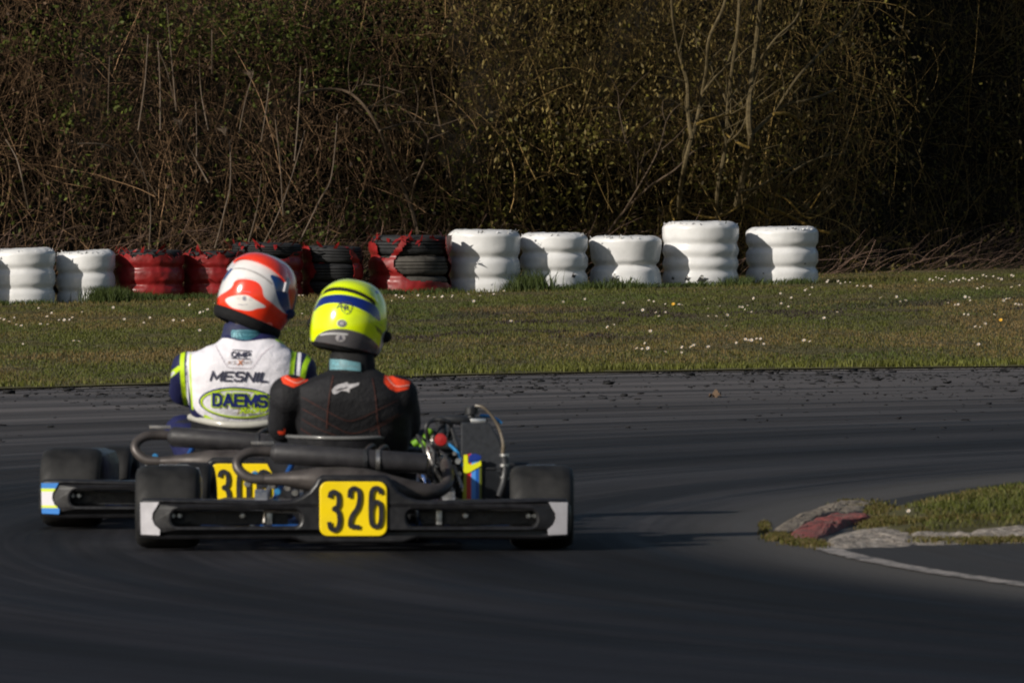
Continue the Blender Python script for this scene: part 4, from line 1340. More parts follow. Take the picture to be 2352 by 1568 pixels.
def build_kart(label, KXx, KY, yaw, number, seat_mat, end_mat, dark=False):
    root = empty('racing_kart', (KXx, KY, 0), label, 'go kart', 'karts on the track', rz=yaw)
    # ---- wheels
    for sx in (-1, 1):
        kart_wheel(root, sx * .598, 0.0, .133, .205)
        kart_wheel(root, sx * .540, 1.05, .122, .132, rad(-6))
    MB().tube([(-.62, 0, .133), (.62, 0, .133)], .024, 14).build('rear_axle', M_steel, root)
    # ---- blue tube frame
    f = MB()
    for sx in (-1, 1):
        f.tube([(sx * .30, -.16, .060), (sx * .32, .1, .050), (sx * .33, .6, .045), (sx * .22, 1.0, .045), (sx * .20, 1.32, .05)], .015, 10, sub=4)
        f.tube([(sx * .33, .25, .05), (sx * .60, .32, .06), (sx * .60, .80, .06), (sx * .31, .85, .05)], .010, 8, sub=4)
    f.tube([(-.50, -.17, .060), (.50, -.17, .060)], .015, 10)
    f.tube([(-.33, .45, .048), (.33, .45, .048)], .014, 10)
    f.tube([(-.42, 1.05, .10), (.42, 1.05, .10)], .014, 10)
    f.tube([(-.22, 1.30, .05), (.22, 1.30, .05)], .012, 10)
    for sx in (-1, 1):                                       # seat stays
        f.tube([(sx * .30, -.02, .06), (sx * .25, .06, .17), (sx * .20, .16, .27)], .009, 8)
    f.build('chassis_frame', M_blue, root)
    MB().box((0, .88, .035), (.50, .80, .006)).build('floor_tray', M_floor, root, sharp=20)
    for sx in (-.30, .30):
        MB().lathe([(.02, -.02), (.055, -.02), (.055, .02), (.02, .02)], 20, Matrix.Translation((sx, 0, .133)) @ Matrix.Rotation(rad(90), 4, 'Y'), close=True).build('axle_bearing', M_alu, root)
    MB().lathe([(.03, -.006), (.095, -.006), (.095, .006), (.03, .006)], 32, Matrix.Translation((-.17, 0, .133)) @ Matrix.Rotation(rad(90), 4, 'Y'), close=True).build('brake_disc', M_steel, root)
    MB().lathe([(.02, -.004), (.105, -.004), (.108, .0), (.105, .004), (.02, .004)], 44, Matrix.Translation((.20, 0, .133)) @ Matrix.Rotation(rad(90), 4, 'Y'), close=True).build('sprocket', M_alu, root)
    # ---- rear bumper: two rails, raised centre, hollow between the rails
    A = [(-.672, .050), (-.60, .046), (-.20, .050), (-.15, .034), (.15, .034), (.20, .050), (.60, .046), (.672, .050), (.680, .07), (.680, .135), (.668, .156), (.60, .158), (.24, .151), (.20, .153), (.165, .164), (.135, .184), (.116, .208), (.108, .224), (.096, .232), (-.100, .232), (-.110, .224), (-.118, .208), (-.137, .184), (-.167, .164), (-.20, .153), (-.24, .151), (-.60, .158), (-.668, .156), (-.680, .135), (-.680, .07)]
    b = plate_xz([A, rrect(-.588, .070, -.160, .140, .030), rrect(.160, .070, .588, .140, .030)], -.30, .08, .009)
    for i, (x, y, z) in enumerate(b.v):                      # the ends sweep forward round the wheels
        b.v[i] = (x, y + .5 * max(0, abs(x) - .52) ** 1.5, z)
    b.build('rear_bumper', M_plas, root, sharp=45)
    for sx in (-1, 1):
        # pale stickers with a hollow inner edge on the bumper ends
        q = [(.618, .052), (.676, .054), (.678, .154), (.620, .155), (.628, .140), (.640, .122), (.642, .104), (.634, .084), (.616, .068)]
        s_ = plate_xz([[(sx * a, b_) for a, b_ in q]], -.3005, .004, .001)
        s_.v = [(x, y + .5 * max(0, abs(x) - .52) ** 1.5 - .004, z) for x, y, z in s_.v]
        s_.build('end_sticker', end_mat, root, sharp=30)
        for kx in (.555, .576, .355):
            MB().lathe([(.0, -.014), (.006, -.014), (.010, -.010), (.010, 0)], 10, Matrix.Translation((sx * kx, -.235, .112)) @ Matrix.Rotation(rad(-90), 4, 'X')).build('bolt', M_alu, root)
        # brackets that carry the bumper
        MB().box((sx * .42, -.22, .105), (.42, .01, .045), .002).build('bumper_bracket', M_engine, root, sharp=20)
        MB().box((sx * .27, -.235, .108), (.018, .012, .05), .002).build('bracket_clamp', M_alu, root, sharp=20)
    m = MB().tube([(-.285, -.25, .090), (-.285, -.25, .126), (-.17, -.25, .124)], .006, 8)
    m.build('pull_rod', M_steel, root)
    # ---- number plate
    pl = plate_xz([rrect(-.106, .052, .102, .219, .024)], -.309, .010, .003)
    p_o = pl.build('number_plate', M_plate, root, sharp=30)
    w_ = .060
    off = {0: -.006, 1: .004, 2: .006}
    for k, ch in enumerate(number):
        x0 = -.092 + k * .067 + (0.002 if k == 0 else 0)
        zz = off[k] if number == '326' else 0
        V, Fc = digit_vf(ch, x0 + .010, .074 + zz, x0 + .046, .196 + zz, .0145)
        MB().add([(a, -.3155 + .0002 * (i % 2), b_) for i, (a, b_) in enumerate(V)], Fc).build('digit', M_digit, p_o, smooth=False, sharp=0)
    # ---- exhaust: chamber behind the plate, looped pipe, silencer above
    ex = MB()
    ex.tube([(-.285, -.17, .224), (-.22, -.175, .226), (-.12, -.18, .223), (-.04, -.18, .220), (.03, -.18, .214), (.09, -.18, .202), (.18, -.17, .189), (.25, -.15, .185), (.29, -.10, .200), (.298, -.02, .235), (.29, .10, .270)],
            [.0165, .022, .041, .045, .046, .044, .034, .024, .020, .019, .019], 20, sub=4)
    ex.build('exhaust_chamber', M_exh, root, sharp=60)
    MB().tube([(-.262, -.105, .310), (-.30, -.11, .312), (-.345, -.125, .306), (-.372, -.14, .283), (-.368, -.155, .255), (-.335, -.165, .230), (-.285, -.17, .224)],
              .0165, 16, sub=5).build('tail_pipe', M_exh, root, sharp=60)
    sl = MB()
    sl.tube([(-.268, -.105, .3075), (-.255, -.105, .3065), (-.25, -.105, .306), (.225, -.095, .272), (.232, -.095, .2715), (.236, -.095, .271)], [.018, .030, .0335, .0335, .031, .012], 24)
    sl.build('silencer', M_muff, root, sharp=40)
    for kx in (.035, .075):
        z = .306 - (kx + .25) / .475 * .036
        MB().lathe([(.0335, -.007), (.0365, -.006), (.0365, .006), (.0335, .007)], 24, Matrix.Translation((kx, -.101, z)) @ Matrix.Rotation(rad(90), 4, 'Y'), close=True).build('strap', M_steel if kx > .05 else M_engine, root)
        MB().tube([(kx, -.09, z + .03), (kx + .02, -.02, z + .045), (kx + .03, .10, z + .03)], .007, 8, sub=3).build('silencer_bracket', M_exh, root)
    sp = MB()
    sp.tube([(-.33 + .0035 * math.sin(k * 1.5) * 0 + k * .0009, -.105 + .006 * math.cos(k * 1.4), .338 + .006 * math.sin(k * 1.4)) for k in range(80)], .0016, 5)
    sp.build('spring', M_steel, root)
    # ---- seat
    lift = .012 if dark else .025
    st = MB().grid(seat_fn(.185, lift), 31, 25)
    st.v = [(x - .035, y, z) for x, y, z in st.v]
    st.build('seat', M_plas, root, solid=.006)
    rim = MB(); fn = seat_fn(.185, lift)
    rim.tube([tuple(Vector(fn(u, 0)) + Vector((-.035, 0, .003))) for u in np.linspace(0, 1, 25)], .006 if dark else .012, 10)
    rim.build('seat_rim', seat_mat, root)
    for sx in (-1, 1):
        MB().tube([(sx * .185 - .035, .20, .21), (sx * .24 - .035, .18, .19), (sx * .29, .10, .10)], .008, 8, sub=3).build('seat_stay', M_steel, root)
    # ---- engine on the right
    en = MB()
    en.box((.29, .30, .13), (.15, .20, .15), .015)
    for k in range(7):
        en.box((.285, .26, .215 + k * .013), (.12 - .002 * k, .13, .007), .002)
    en.box((.285, .26, .26), (.085, .09, .12), .01)
    en.lathe([(.0, .0), (.05, .0), (.05, .05), (.035, .06), (0, .06)], 24, Matrix.Translation((.225, .30, .13)) @ Matrix.Rotation(rad(-90), 4, 'Y'))
    en.build('engine', M_engine, root, sharp=30)
    hd = MB().box((.278, .24, .325), (.085, .085, .030), .008)
    for k in range(4):
        hd.lathe([(0, .02), (.007, .02), (.007, 0)], 8, Matrix.Translation((.278 + .03 * (1 if k % 2 else -1), .24 + .03 * (1 if k < 2 else -1), .336)))
    hd.build('cylinder_head', M_steel, root, sharp=30)
    MB().tube([(.26, .17, .30), (.235, .15, .26), (.215, .12, .225)], [.014, .017, .015], 12, sub=3).build('header_pipe', M_exh, root)
    MB().lathe([(0, -.012), (.014, -.012), (.020, -.006), (.021, .004), (.018, .012), (0, .014)], 20, Matrix.Translation((.275, .12, .343)) @ Matrix.Rotation(rad(90), 4, 'X')).build('red_cap', M_redcap, root)
    MB().tube([(.275, .15, .343), (.278, .20, .375), (.272, .24, .40), (.278, .22, .395)], .017, 12, sub=3).build('coil_boot', M_rubber, root)
    MB().tube([(.235, .16, .33), (.228, .14, .385), (.252, .16, .405), (.285, .16, .405), (.308, .18, .385), (.30, .22, .34)], .007, 8, sub=5).build('ignition_lead', M_rubber, root)
    MB().tube([(.215, .16, .315), (.232, .17, .355), (.24, .18, .37)], .013, 10).build('lime_sleeve', M_lime, root)
    MB().tube([(.185, .18, .325), (.20, .18, .335)], .012, 10).build('lime_grip', M_lime, root)
    MB().tube([(.27, .20, .405), (.33, .20, .405), (.37, .22, .400), (.42, .24, .404)], [.012, .016, .017, .012], 12, sub=3).build('coolant_hose', M_rubber, root)
    MB().box((.20, .42, .26), (.10, .16, .10), .02).build('air_box', M_engine, root, sharp=30)
    MB().lathe([(0, 0), (.022, 0), (.022, .05), (0, .05)], 16, Matrix.Translation((.30, .16, .20)) @ Matrix.Rotation(rad(90), 4, 'X')).build('carburettor', M_alu, root)
    for (x, z, r_, mt) in ((.33, .275, .010, M_alu), (.318, .30, .007, M_steel), (.245, .31, .007, M_alu), (.335, .235, .008, M_steel), (.348, .19, .012, M_alu), (.255, .26, .006, M_alu)):
        MB().lathe([(0, -.01), (r_, -.01), (r_, .012), (0, .012)], 6, Matrix.Translation((x, .10, z)) @ Matrix.Rotation(rad(90), 4, 'X')).build('engine_bolt', mt, root, sharp=20)
    for k in range(9):                                       # cables and pipes between seat and engine
        a_ = Vector((.20 + .016 * k, .10 + .02 * (k % 3), .36 - .012 * k)); b_ = Vector((.26 + .010 * k, .06 + .015 * (k % 4), .16 + .006 * (k * 5 % 7)))
        MB().tube([a_, a_.lerp(b_, .4) + Vector((.018 * math.sin(k * 2.1), -.02, .02)), a_.lerp(b_, .75) + Vector((-.015 * math.cos(k), -.01, 0)), b_], .0042 + .0008 * (k % 3), 7, sub=3).build('cable', (M_rubber, M_engine, M_steel)[k % 3], root)
    for k, (x, z) in enumerate(((-.43, .205), (-.40, .235), (-.33, .20), (.36, .165), (-.31, .18), (-.27, .192), (-.24, .176))):
        MB().lathe([(0, -.012), (.010, -.012), (.012, 0), (.010, .012), (0, .012)], 8, Matrix.Translation((x * .8, .02, z)) @ Matrix.Rotation(rad(90), 4, 'X')).build('fitting', (M_alu, M_ltblue, M_steel)[k % 3], root, sharp=20)
    # wiring loom between engine and radiator
    MB().tube([(.31, .14, .38), (.325, .13, .33), (.335, .12, .28), (.345, .10, .22), (.335, .09, .17)], .006, 7, sub=4).build('wiring_loom', M_rubber, root)
    MB().tube([(.30, .12, .33), (.33, .11, .30), (.345, .1, .26)], .0055, 7, sub=4).build('wiring_loom', M_ltblue if dark else M_rubber, root)
    # ---- radiator: tall core, lower core, colour sticker on its near edge
    rd = plate_xz([[(.345, .14), (.472, .14), (.468, .245), (.474, .30), (.455, .350), (.428, .393), (.343, .395)]], .10, .045, .004)
    r_o = rd.build('radiator', M_rad, root, sharp=30)
    rf = MB()
    for k in range(15):
        rf.box((.4075, .0755, .150 + k * .0066), (.115, .003, .0025))
    rf.build('lower_core', M_rad, r_o, smooth=False, sharp=0)
    MB().box((.408, .078, .252), (.128, .008, .006), .001).build('radiator_bar', M_engine, r_o, sharp=20)
    stq = [(.345, .150), (.405, .150), (.4045, .292), (.385, .288), (.372, .300), (.352, .294)]
    plate_xz([stq], .064, .003, .0006).build('radiator_sticker', M_stick, r_o, sharp=20)
    plate_xz([[(.3475, .236), (.366, .240), (.404, .262), (.403, .276), (.372, .264), (.362, .268), (.360, .296), (.349, .296)]], .061, .002, .0004).build('sticker_flash', plain('yellow flash', YEL, .35, var=.05), r_o, sharp=20)
    plate_xz([[(.364, .272), (.403, .282), (.404, .293), (.385, .300), (.366, .296)]], .0615, .002, .0004).build('sticker_flash', plain('navy flash', NAVY, .35, var=.05), r_o, sharp=20)
    MB().lathe([(0, 0), (.013, 0), (.013, .012), (.022, .014), (.022, .034), (.018, .040), (0, .040)], 20, Matrix.Translation((.373, .12, .412))).build('filler_cap', M_engine, root, sharp=30)
    MB().box((.395, .12, .404), (.05, .03, .014), .004).build('filler_neck', M_alu, root, sharp=30)
    MB().tube([(.385, .11, .452), (.410, .10, .448), (.440, .10, .418), (.462, .10, .380), (.475, .09, .335), (.474, .09, .300)], [.0045, .005, .005, .0055, .0065, .007], 10, sub=5).build('overflow_hose', M_clearhose, root)
    MB().tube([(.40, .15, .42), (.44, .16, .415), (.470, .17, .395)], .005, 8, sub=4).build('radiator_stay', M_ltblue, root)
    MB().tube([(.475, .09, .300), (.482, .09, .26), (.476, .08, .205), (.46, .06, .16)], [.011, .014, .013, .012], 12, sub=4).build('lower_hose', M_rubber, root)
    for z in (.295, .262, .222):
        MB().lathe([(.011, -.004), (.0155, -.004), (.0155, .004), (.011, .004)], 14, Matrix.Translation((.478, .088, z)), close=True).build('hose_clip', M_alu, root)
    # ---- tank, steering, pedals, bodywork
    MB().box((0, .80, .13), (.20, .22, .16), .03).build('fuel_tank', M_pad, root, sharp=30)
    MB().tube([(-.02, .62, .40), (-.01, .95, .14), (0, 1.05, .08)], .010, 8).build('steering_column', M_steel, root)
    tor = MB()
    M = Matrix.Translation((-.03, .60, .42)) @ Matrix.Rotation(rad(52), 4, 'X')
    tor.lathe([(.148 + .014 * math.cos(a), .014 * math.sin(a)) for a in np.linspace(0, 2 * math.pi, 11)[:-1]], 36, M, close=True)
    for k in range(3):
        a = rad(90 + 120 * k)
        tor.tube([M @ Vector((0, 0, 0)), M @ Vector((.148 * math.cos(a), .148 * math.sin(a), 0))], .011, 8)
    tor.build('steering_wheel', M_rubber, root)
    for sx in (-1, 1):
        MB().tube([(sx * .13, 1.20, .05), (sx * .13, 1.22, .19), (sx * .19, 1.22, .20)], .007, 8).build('pedal', M_alu, root)
        pod = MB().box((sx * .60, .52, .155), (.19, .56, .18), .05)
        pod.build('side_pod', M_pad if dark else M_plas, root, sharp=40)
    MB().box((0, 1.20, .33), (.24, .05, .26), .02, Matrix.Rotation(rad(-25), 4, 'X')).build('front_panel', M_plas, root, sharp=30)
    n_ = MB().box((0, 1.40, .075), (.96, .24, .085), .035)
    n_.v = [(x, y - .35 * max(0, abs(x) - .2), z) for x, y, z in n_.v]
    n_.build('front_fairing', M_plas, root, sharp=40)
    return root


K1 = ((815 - 1176) * 37.15 / FPX, 37.15)
K2 = ((573 - 1176) * 39.10 / FPX, 39.10)
build_kart('black go kart in front with yellow number 326 on its rear bumper', K1[0], K1[1], rad(.2), '326', M_seatg, M_whitest, dark=True)
build_kart('black go kart behind and beside the 326 one, its yellow plate half hidden', K2[0], K2[1], rad(-3.0), '306', M_seatw, M_team)

# ================================================================== DRIVERS
def remesh_body(m, voxel, smooth_n=4, name='body'):
    """all limbs, trunk, fingers fused into one continuous skin"""
    me = bpy.data.meshes.new(name)
    me.from_pydata(m.v, [], m.f)
    bm = bmesh.new(); bm.from_mesh(me); bmesh.ops.recalc_face_normals(bm, faces=bm.faces); bm.to_mesh(me); bm.free()
    o = bpy.data.objects.new(name, me); COL.objects.link(o)
    md = o.modifiers.new('r', 'REMESH'); md.mode = 'VOXEL'; md.voxel_size = voxel; md.use_smooth_shade = True
    sm = o.modifiers.new('s', 'SMOOTH'); sm.iterations = smooth_n; sm.factor = 0.5
    dg = bpy.context.evaluated_depsgraph_get()
    me2 = bpy.data.meshes.new_from_object(o.evaluated_get(dg))
    bpy.data.objects.remove(o); bpy.data.meshes.remove(me)
    return me2


def blob(m, c, r, n=14):
    """ellipsoid"""
    r = (r, r, r) if isinstance(r, (int, float)) else r
    pr = [(max(1e-4, math.sin(a)), -math.cos(a)) for a in np.linspace(0, math.pi, n)]
    m.lathe(pr, 18, Matrix.Translation(c) @ Matrix.Diagonal((r[0], r[1], r[2], 1)))


def limb(m, pts, rr):
    m.tube(pts, rr, 16, sub=4)
    blob(m, pts[0], rr[0]); blob(m, pts[-1], rr[-1])


def coords(me):
    A = np.zeros(len(me.vertices) * 3, np.float32)
    me.vertices.foreach_get('co', A)
    return A.reshape(-1, 3).astype(float)


class Frame:
    """photo pixels <-> a driver's own coordinates"""
    def __init__(s, K): s.x, s.y = K
    def pt(s, px, py, y):
        p = at(px, py, s.y + y)
        return Vector((p.x - s.x, y, p.z))
    def px(s, A):
        Yw = A[:, 1] + s.y
        return 1176 + (A[:, 0] + s.x) * FPX / Yw, HOR + (CAM_H - A[:, 2]) * FPX / Yw


def body_mesh(F, rings, sl, el, hl, sr, er, hr, ru, rl):
    """rings: (px left, px right, py, y centre, half depth); limbs by joint"""
    m = MB()
    n = 40
    V = []
    for (xl, xr, py, yc, hd) in rings:
        a_ = F.pt(xl, py, yc); b_ = F.pt(xr, py, yc)
        c = (a_ + b_) / 2; hw = (b_.x - a_.x) / 2
        for k in range(n):
            t = 2 * math.pi * k / n
            cs, sn = math.cos(t), math.sin(t)
            e = .72
            V.append((c.x + hw * math.copysign(abs(cs) ** e, cs), yc + hd * math.copysign(abs(sn) ** e, sn), c.z))
    K = len(rings)
    Fc = [(i * n + k, i * n + (k + 1) % n, (i + 1) * n + (k + 1) % n, (i + 1) * n + k) for i in range(K - 1) for k in range(n)]
    Fc += [tuple(range(n)), tuple((K - 1) * n + k for k in range(n))]
    m.add(V, Fc)
    for s_, e_, h_ in ((sl, el, hl), (sr, er, hr)):
        d = (h_ - e_).normalized()
        limb(m, [s_, s_.lerp(e_, .5) + Vector((0, 0, .004)), e_], [ru, ru * .90, ru * .80])
        limb(m, [e_, e_.lerp(h_, .4), h_ - d * .03], [rl, rl * .95, rl * .62])
        # hand: palm, four fingers closed round the wheel rim, thumb from the side of the palm
        sgn = 1 if h_.x > -.03 else -1
        blob(m, h_ + d * .03, (.036, .046, .024))
        for q in range(4):
            b0 = h_ + d * .055 + Vector((sgn * (.012 - .002 * q), .004, .030 - .019 * q))
            L = (.033, .037, .035, .027)[q]
            pts = [b0, b0 + Vector((-sgn * .2 * L, L * .9, 0)), b0 + Vector((-sgn * L * 1.0, L * 1.1, -.002)), b0 + Vector((-sgn * L * 1.5, L * .35, -.004))]
            m.tube(pts, [.0105, .010, .0095, .0085], 8, sub=2); blob(m, pts[-1], .0085, 8); blob(m, pts[0], .0105, 8)
        t0 = h_ + d * .02 + Vector((-sgn * .02, -.012, .018))
        m.tube([t0, t0 + Vector((-sgn * .022, .014, .018)), t0 + Vector((-sgn * .034, .038, .020))], [.013, .011, .009], 8, sub=2)
        blob(m, t0 + Vector((-sgn * .034, .038, .020)), .009, 8)
    cx = (sl.x + sr.x) / 2
    for sx in (-1, 1):
        hip = Vector((cx + sx * .095, .46, .135)); kn = Vector((sx * .24 + cx * .4, .80, .30)); an = Vector((sx * .17, 1.13, .14))
        limb(m, [hip, hip.lerp(kn, .5), kn], [.085, .078, .060])
        limb(m, [kn, kn.lerp(an, .35), an], [.056, .054, .040])
        m.tube([an + Vector((0, -.03, -.02)), an + Vector((-sx * .01, .04, -.02)), an + Vector((-sx * .02, .09, .05)), an + Vector((-sx * .02, .08, .12))], [.036, .040, .038, .026], 14, sub=3)
        blob(m, an + Vector((0, -.03, -.02)), .036); blob(m, an + Vector((-sx * .02, .08, .12)), .026)
    return remesh_body(m, .0075, 4)


def wrinkle(me, F, amt, seed, centres=()):
    """folds of the cloth: shallow ridges that run across the back and gather at the arms"""
    A = coords(me)
    Nn = np.zeros(len(me.vertices) * 3, np.float32); me.vertices.foreach_get('normal', Nn); Nn = Nn.reshape(-1, 3)
    u = A[:, 0] * 9 + A[:, 2] * 6; v = A[:, 2] * 22 - np.abs(A[:, 0]) * 9
    w = (vnoise(u + 20, v + 20, seed, 2) - .5) + .5 * (vnoise(u * 2.3 + 7, v * 1.7 + 7, seed + 4, 2) - .5)
    A += Nn * (w * amt)[:, None]
    me.vertices.foreach_set('co', A.astype(np.float32).ravel()); me.update()


def bvh_of(me): return BVHTree.FromPolygons([v.co for v in me.vertices], [tuple(p.vertices) for p in me.polygons])


def decal(name, V2, Fc, F, bvh, mat, parent, off=.003, maxlen=6.0, y_guess=.2, thick=False):
    """a print cut in photo pixels, laid onto the cloth it is printed on"""
    bm = bmesh.new()
    vs = [bm.verts.new((v_[0], v_[1], v_[2] if len(v_) > 2 else 0)) for v_ in V2]
    for f in Fc:
        try: bm.faces.new([vs[i] for i in f])
        except ValueError: pass
    bmesh.ops.triangulate(bm, faces=bm.faces[:])
    for _ in range(5):
        es = [e for e in bm.edges if e.calc_length() > maxlen]
        if not es: break
        bmesh.ops.subdivide_edges(bm, edges=es, cuts=1, use_grid_fill=False)
        bmesh.ops.triangulate(bm, faces=bm.faces[:])
    bm.verts.ensure_lookup_table(); bm.verts.index_update()
    ex = [v.co.z for v in bm.verts]
    org = Vector((-F.x, -F.y, CAM_H))
    last = y_guess
    for v in bm.verts:
        q = F.pt(v.co.x, v.co.y, y_guess)
        d = (q - org).normalized()
        h = bvh.ray_cast(org, d)
        if h[0] is None: v.co = q; continue
        v.co = h[0] - d * (off + ex[v.index])
    me = bpy.data.meshes.new(name)
    bmesh.ops.recalc_face_normals(bm, faces=bm.faces)
    bm.to_mesh(me); bm.free()
    return link(name, me, mat, parent)


def word(txt, x0, y0, x1, y1, slope=0.0, shear=0.0, bold=.02, spacing=1.0, arc=0.0):
    A, Fc = text_vf(txt, shear, bold, spacing)
    return [(x0 + a * (x1 - x0), y1 + (y0 - y1) * b + slope * a + arc * (2 * a - 1) ** 2) for a, b in A], Fc


LETTER = {'M': (1.25, [[(0, 0), (0, 1), (.5, .2), (1, 1), (1, 0)]]), 'E': (.95, [[(1, 1), (0, 1), (0, 0), (1, 0)], [(0, .5), (.9, .5)]]), 'S': (.95, [[(1, .86), (.86, 1), (.14, 1), (0, .86), (0, .64), (.14, .52), (.86, .48), (1, .36), (1, .14), (.86, 0), (.14, 0), (0, .14)]]),
          'N': (1.0, [[(0, 0), (0, 1), (1, 0), (1, 1)]]), 'I': (.12, [[(.5, 0), (.5, 1)]]), 'L': (.85, [[(0, 1), (0, 0), (1, 0)]]), 'D': (.95, [[(0, 0), (0, 1), (.62, 1), (.92, .82), (1, .5), (.92, .18), (.62, 0), (0, 0)]]),
          'A': (1.05, [[(0, 0), (.5, 1), (1, 0)], [(.2, .32), (.8, .32)]]), 'O': (1.0, [[(.3, 1), (.7, 1), (1, .75), (1, .25), (.7, 0), (.3, 0), (0, .25), (0, .75), (.3, 1)]]), 'P': (.9, [[(0, 0), (0, 1), (.75, 1), (1, .85), (1, .6), (.75, .45), (0, .45)]])}


def strokes(txt, x0, y0, x1, y1, w, slope=0.0, shear=0.0, gap=.32, extra=.00012):
    """block lettering drawn stroke by stroke (each stroke a hair above the last)"""
    tot = sum(LETTER[c][0] for c in txt) + gap * (len(txt) - 1)
    u = (x1 - x0) / (tot + 1e-6); cur = 0; V, Fc = [], []; k = 0
    for c in txt:
        lw, pls = LETTER[c]
        for pl in pls:
            q = []
            for a, b in pl:
                t = (cur + a * lw) / tot
                q.append((x0 + (x1 - x0) * t + shear * (b - .5) * (y1 - y0), y1 + (y0 - y1) * b + slope * t))
            for (ax, ay), (bx, by) in zip(q[:-1], q[1:]):
                L = math.hypot(bx - ax, by - ay) + 1e-6
                ex_, ey_ = (bx - ax) / L * w * .42, (by - ay) / L * w * .42
                nx, ny = -(by - ay) / L * w / 2, (bx - ax) / L * w / 2
                z = extra * (k % 9)
                i = len(V)
                V += [(ax - ex_ + nx, ay - ey_ + ny, z), (ax - ex_ - nx, ay - ey_ - ny, z), (bx + ex_ - nx, by + ey_ - ny, z), (bx + ex_ + nx, by + ey_ + ny, z)]
                Fc.append((i, i + 1, i + 2, i + 3)); k += 1
        cur += lw + gap
    return V, Fc


def helmet_mesh(F, centre, R, rx, ry, rz, nu=150, nv=110, bottom=-.70):
    """shell with a rounded crown, fuller jaw and an open underside; R tilts it"""
    V = []
    T = Matrix.Translation(centre) @ R
    for j in range(nv):
        ph = -.5 * math.pi * (1 - j / (nv - 1)) * .52 * 2 + .0
        lat = -math.asin(-bottom) + (math.pi / 2 + math.asin(-bottom)) * j / (nv - 1)
        for i in range(nu):
            a = 2 * math.pi * i / nu
            ca, sa = math.cos(a), math.sin(a)
            cl, sl_ = math.cos(lat), math.sin(lat)
            k = 1.0
            q = abs(cl) ** .74
            # chin bar to the front (+y), the nape tucks in
            ext = (1 + .10 * max(0, sa) ** 3 * max(0, -sl_ + .15)) * (1 - .05 * max(0, -sa) * max(0, -sl_ - .2))
            V.append(T @ Vector((rx * q * ca * k, ry * q * sa * ext, rz * sl_)))
    Fc = [(j * nu + i, j * nu + (i + 1) % nu, (j + 1) * nu + (i + 1) % nu, (j + 1) * nu + i) for j in range(nv - 1) for i in range(nu)]
    return np.array([tuple(v) for v in V]), Fc, T


def shell_patch(T, rx, ry, rz, a0, a1, l0, l1, o0, o1, n=40, k=10, taper=.0):
    """raised piece of the shell between two azimuths and latitudes (degrees; azimuth 0 = the back)"""
    m = MB()
    def fn(u, v):
        a = rad(a0 + (a1 - a0) * u) - math.pi / 2
        ed = 1 - abs(2 * u - 1) ** 6
        l = rad(l0 + (l1 - l0) * v - taper * (abs(2 * u - 1) ** 2.0))
        cl = abs(math.cos(l)) ** .74
        o = 1 + (o0 + (o1 - o0) * v) * ed
        return T @ Vector((rx * cl * math.cos(a) * o, ry * cl * math.sin(a) * o, rz * math.sin(l) * o))
    m.grid(fn, n, k)
    return m


def attr_patch(o, F, polys):
    A = coords(o.data)
    x, y = F.px(A)
    set_attrs(o.data, {k: sdf(x, y, p) for k, p in polys.items()})


M_black_suit = layers('black race suit', (0.010, 0.010, 0.012), [('orange', (0.80, 0.060, 0.018)), ('thread', (0.30, 0.035, 0.010)), ('panel', (0.017, 0.017, 0.020)), ('glove', (0.02, 0.02, 0.02))], .75, bump=.35, bscale=70, spec=.25)
M_white_suit = layers('white and navy race suit', (0.014, 0.016, 0.070), [('white', (0.80, 0.78, 0.84)), ('limeA', (0.50, 0.72, 0.01)), ('limeB', (0.42, 0.72, 0.02)), ('whiteB', (0.7, 0.7, 0.76)), ('glove', (0.02, 0.02, 0.03))], .6, bump=.25, bscale=45, spec=.3)
M_navy = plain('navy cloth', (0.010, 0.013, 0.055), .75, var=.25)
M_black_cloth = plain('black cloth', (0.012, 0.012, 0.013), .8, var=.3, spec=.2)
M_neckroll = plain('black padding', (0.010, 0.010, 0.011), .85, spec=.15)
M_bala = plain('beige balaclava', (0.50, 0.43, 0.34), .85, var=.12, bump=.2)
M_teal = plain('teal label', (0.030, 0.15, 0.20), .6, var=.2)
M_tealp = plain('pale teal label', (0.11, 0.22, 0.25), .6, var=.2)
M_pale = plain('label print', (0.16, 0.42, 0.50), .6, var=.1)
M_ink = plain('dark ink', (0.030, 0.030, 0.060), .6, var=.2)
M_inkg = plain('grey brown ink', (0.28, 0.20, 0.17), .6, var=.3)
M_navyink = plain('navy ink', (0.010, 0.018, 0.14), .5, var=.2)
M_limeink = plain('lime ink', (0.52, 0.72, 0.01), .5, var=.15)
M_silver = plain('silver print', (0.44, 0.42, 0.43), .35, .2, var=.3, scale=50)
M_flor = plain('orange patch piping', (0.8, 0.35, 0.28), .5)
M_visor = plain('tinted visor', (0.01, 0.01, 0.012), .1, coat=.6)
FLUO = (0.80, 1.0, 0.001)


# ------------------------------------------------------------------ driver of the 326 kart: black suit, fluorescent yellow helmet
F1 = Frame(K1)
d1 = empty('person', (K1[0], K1[1], 0), 'person in a black suit with orange shoulder patches and a fluorescent yellow helmet, driving', 'person', 'kart drivers')
rings1 = [(700, 915, 1175, .44, .10), (690, 925, 1130, .41, .12), (690, 935, 1060, .34, .125), (686, 942, 1010, .29, .125), (680, 946, 960, .255, .125), (674, 940, 915, .235, .12), (680, 925, 888, .225, .105), (712, 900, 868, .225, .090), (740, 880, 856, .228, .066), (765, 855, 844, .235, .052), (768, 850, 790, .26, .050), (768, 848, 760, .27, .055)]
P = F1.pt
b1 = body_mesh(F1, rings1, P(668, 908, .22), P(653, 978, .34), Vector((-.175, .60, .42)), P(912, 910, .22), P(928, 972, .34), Vector((.115, .60, .42)), .070, .054)
wrinkle(b1, F1, .007, 3)
A1 = coords(b1); x, y = F1.px(A1)
back = A1[:, 1] < .33
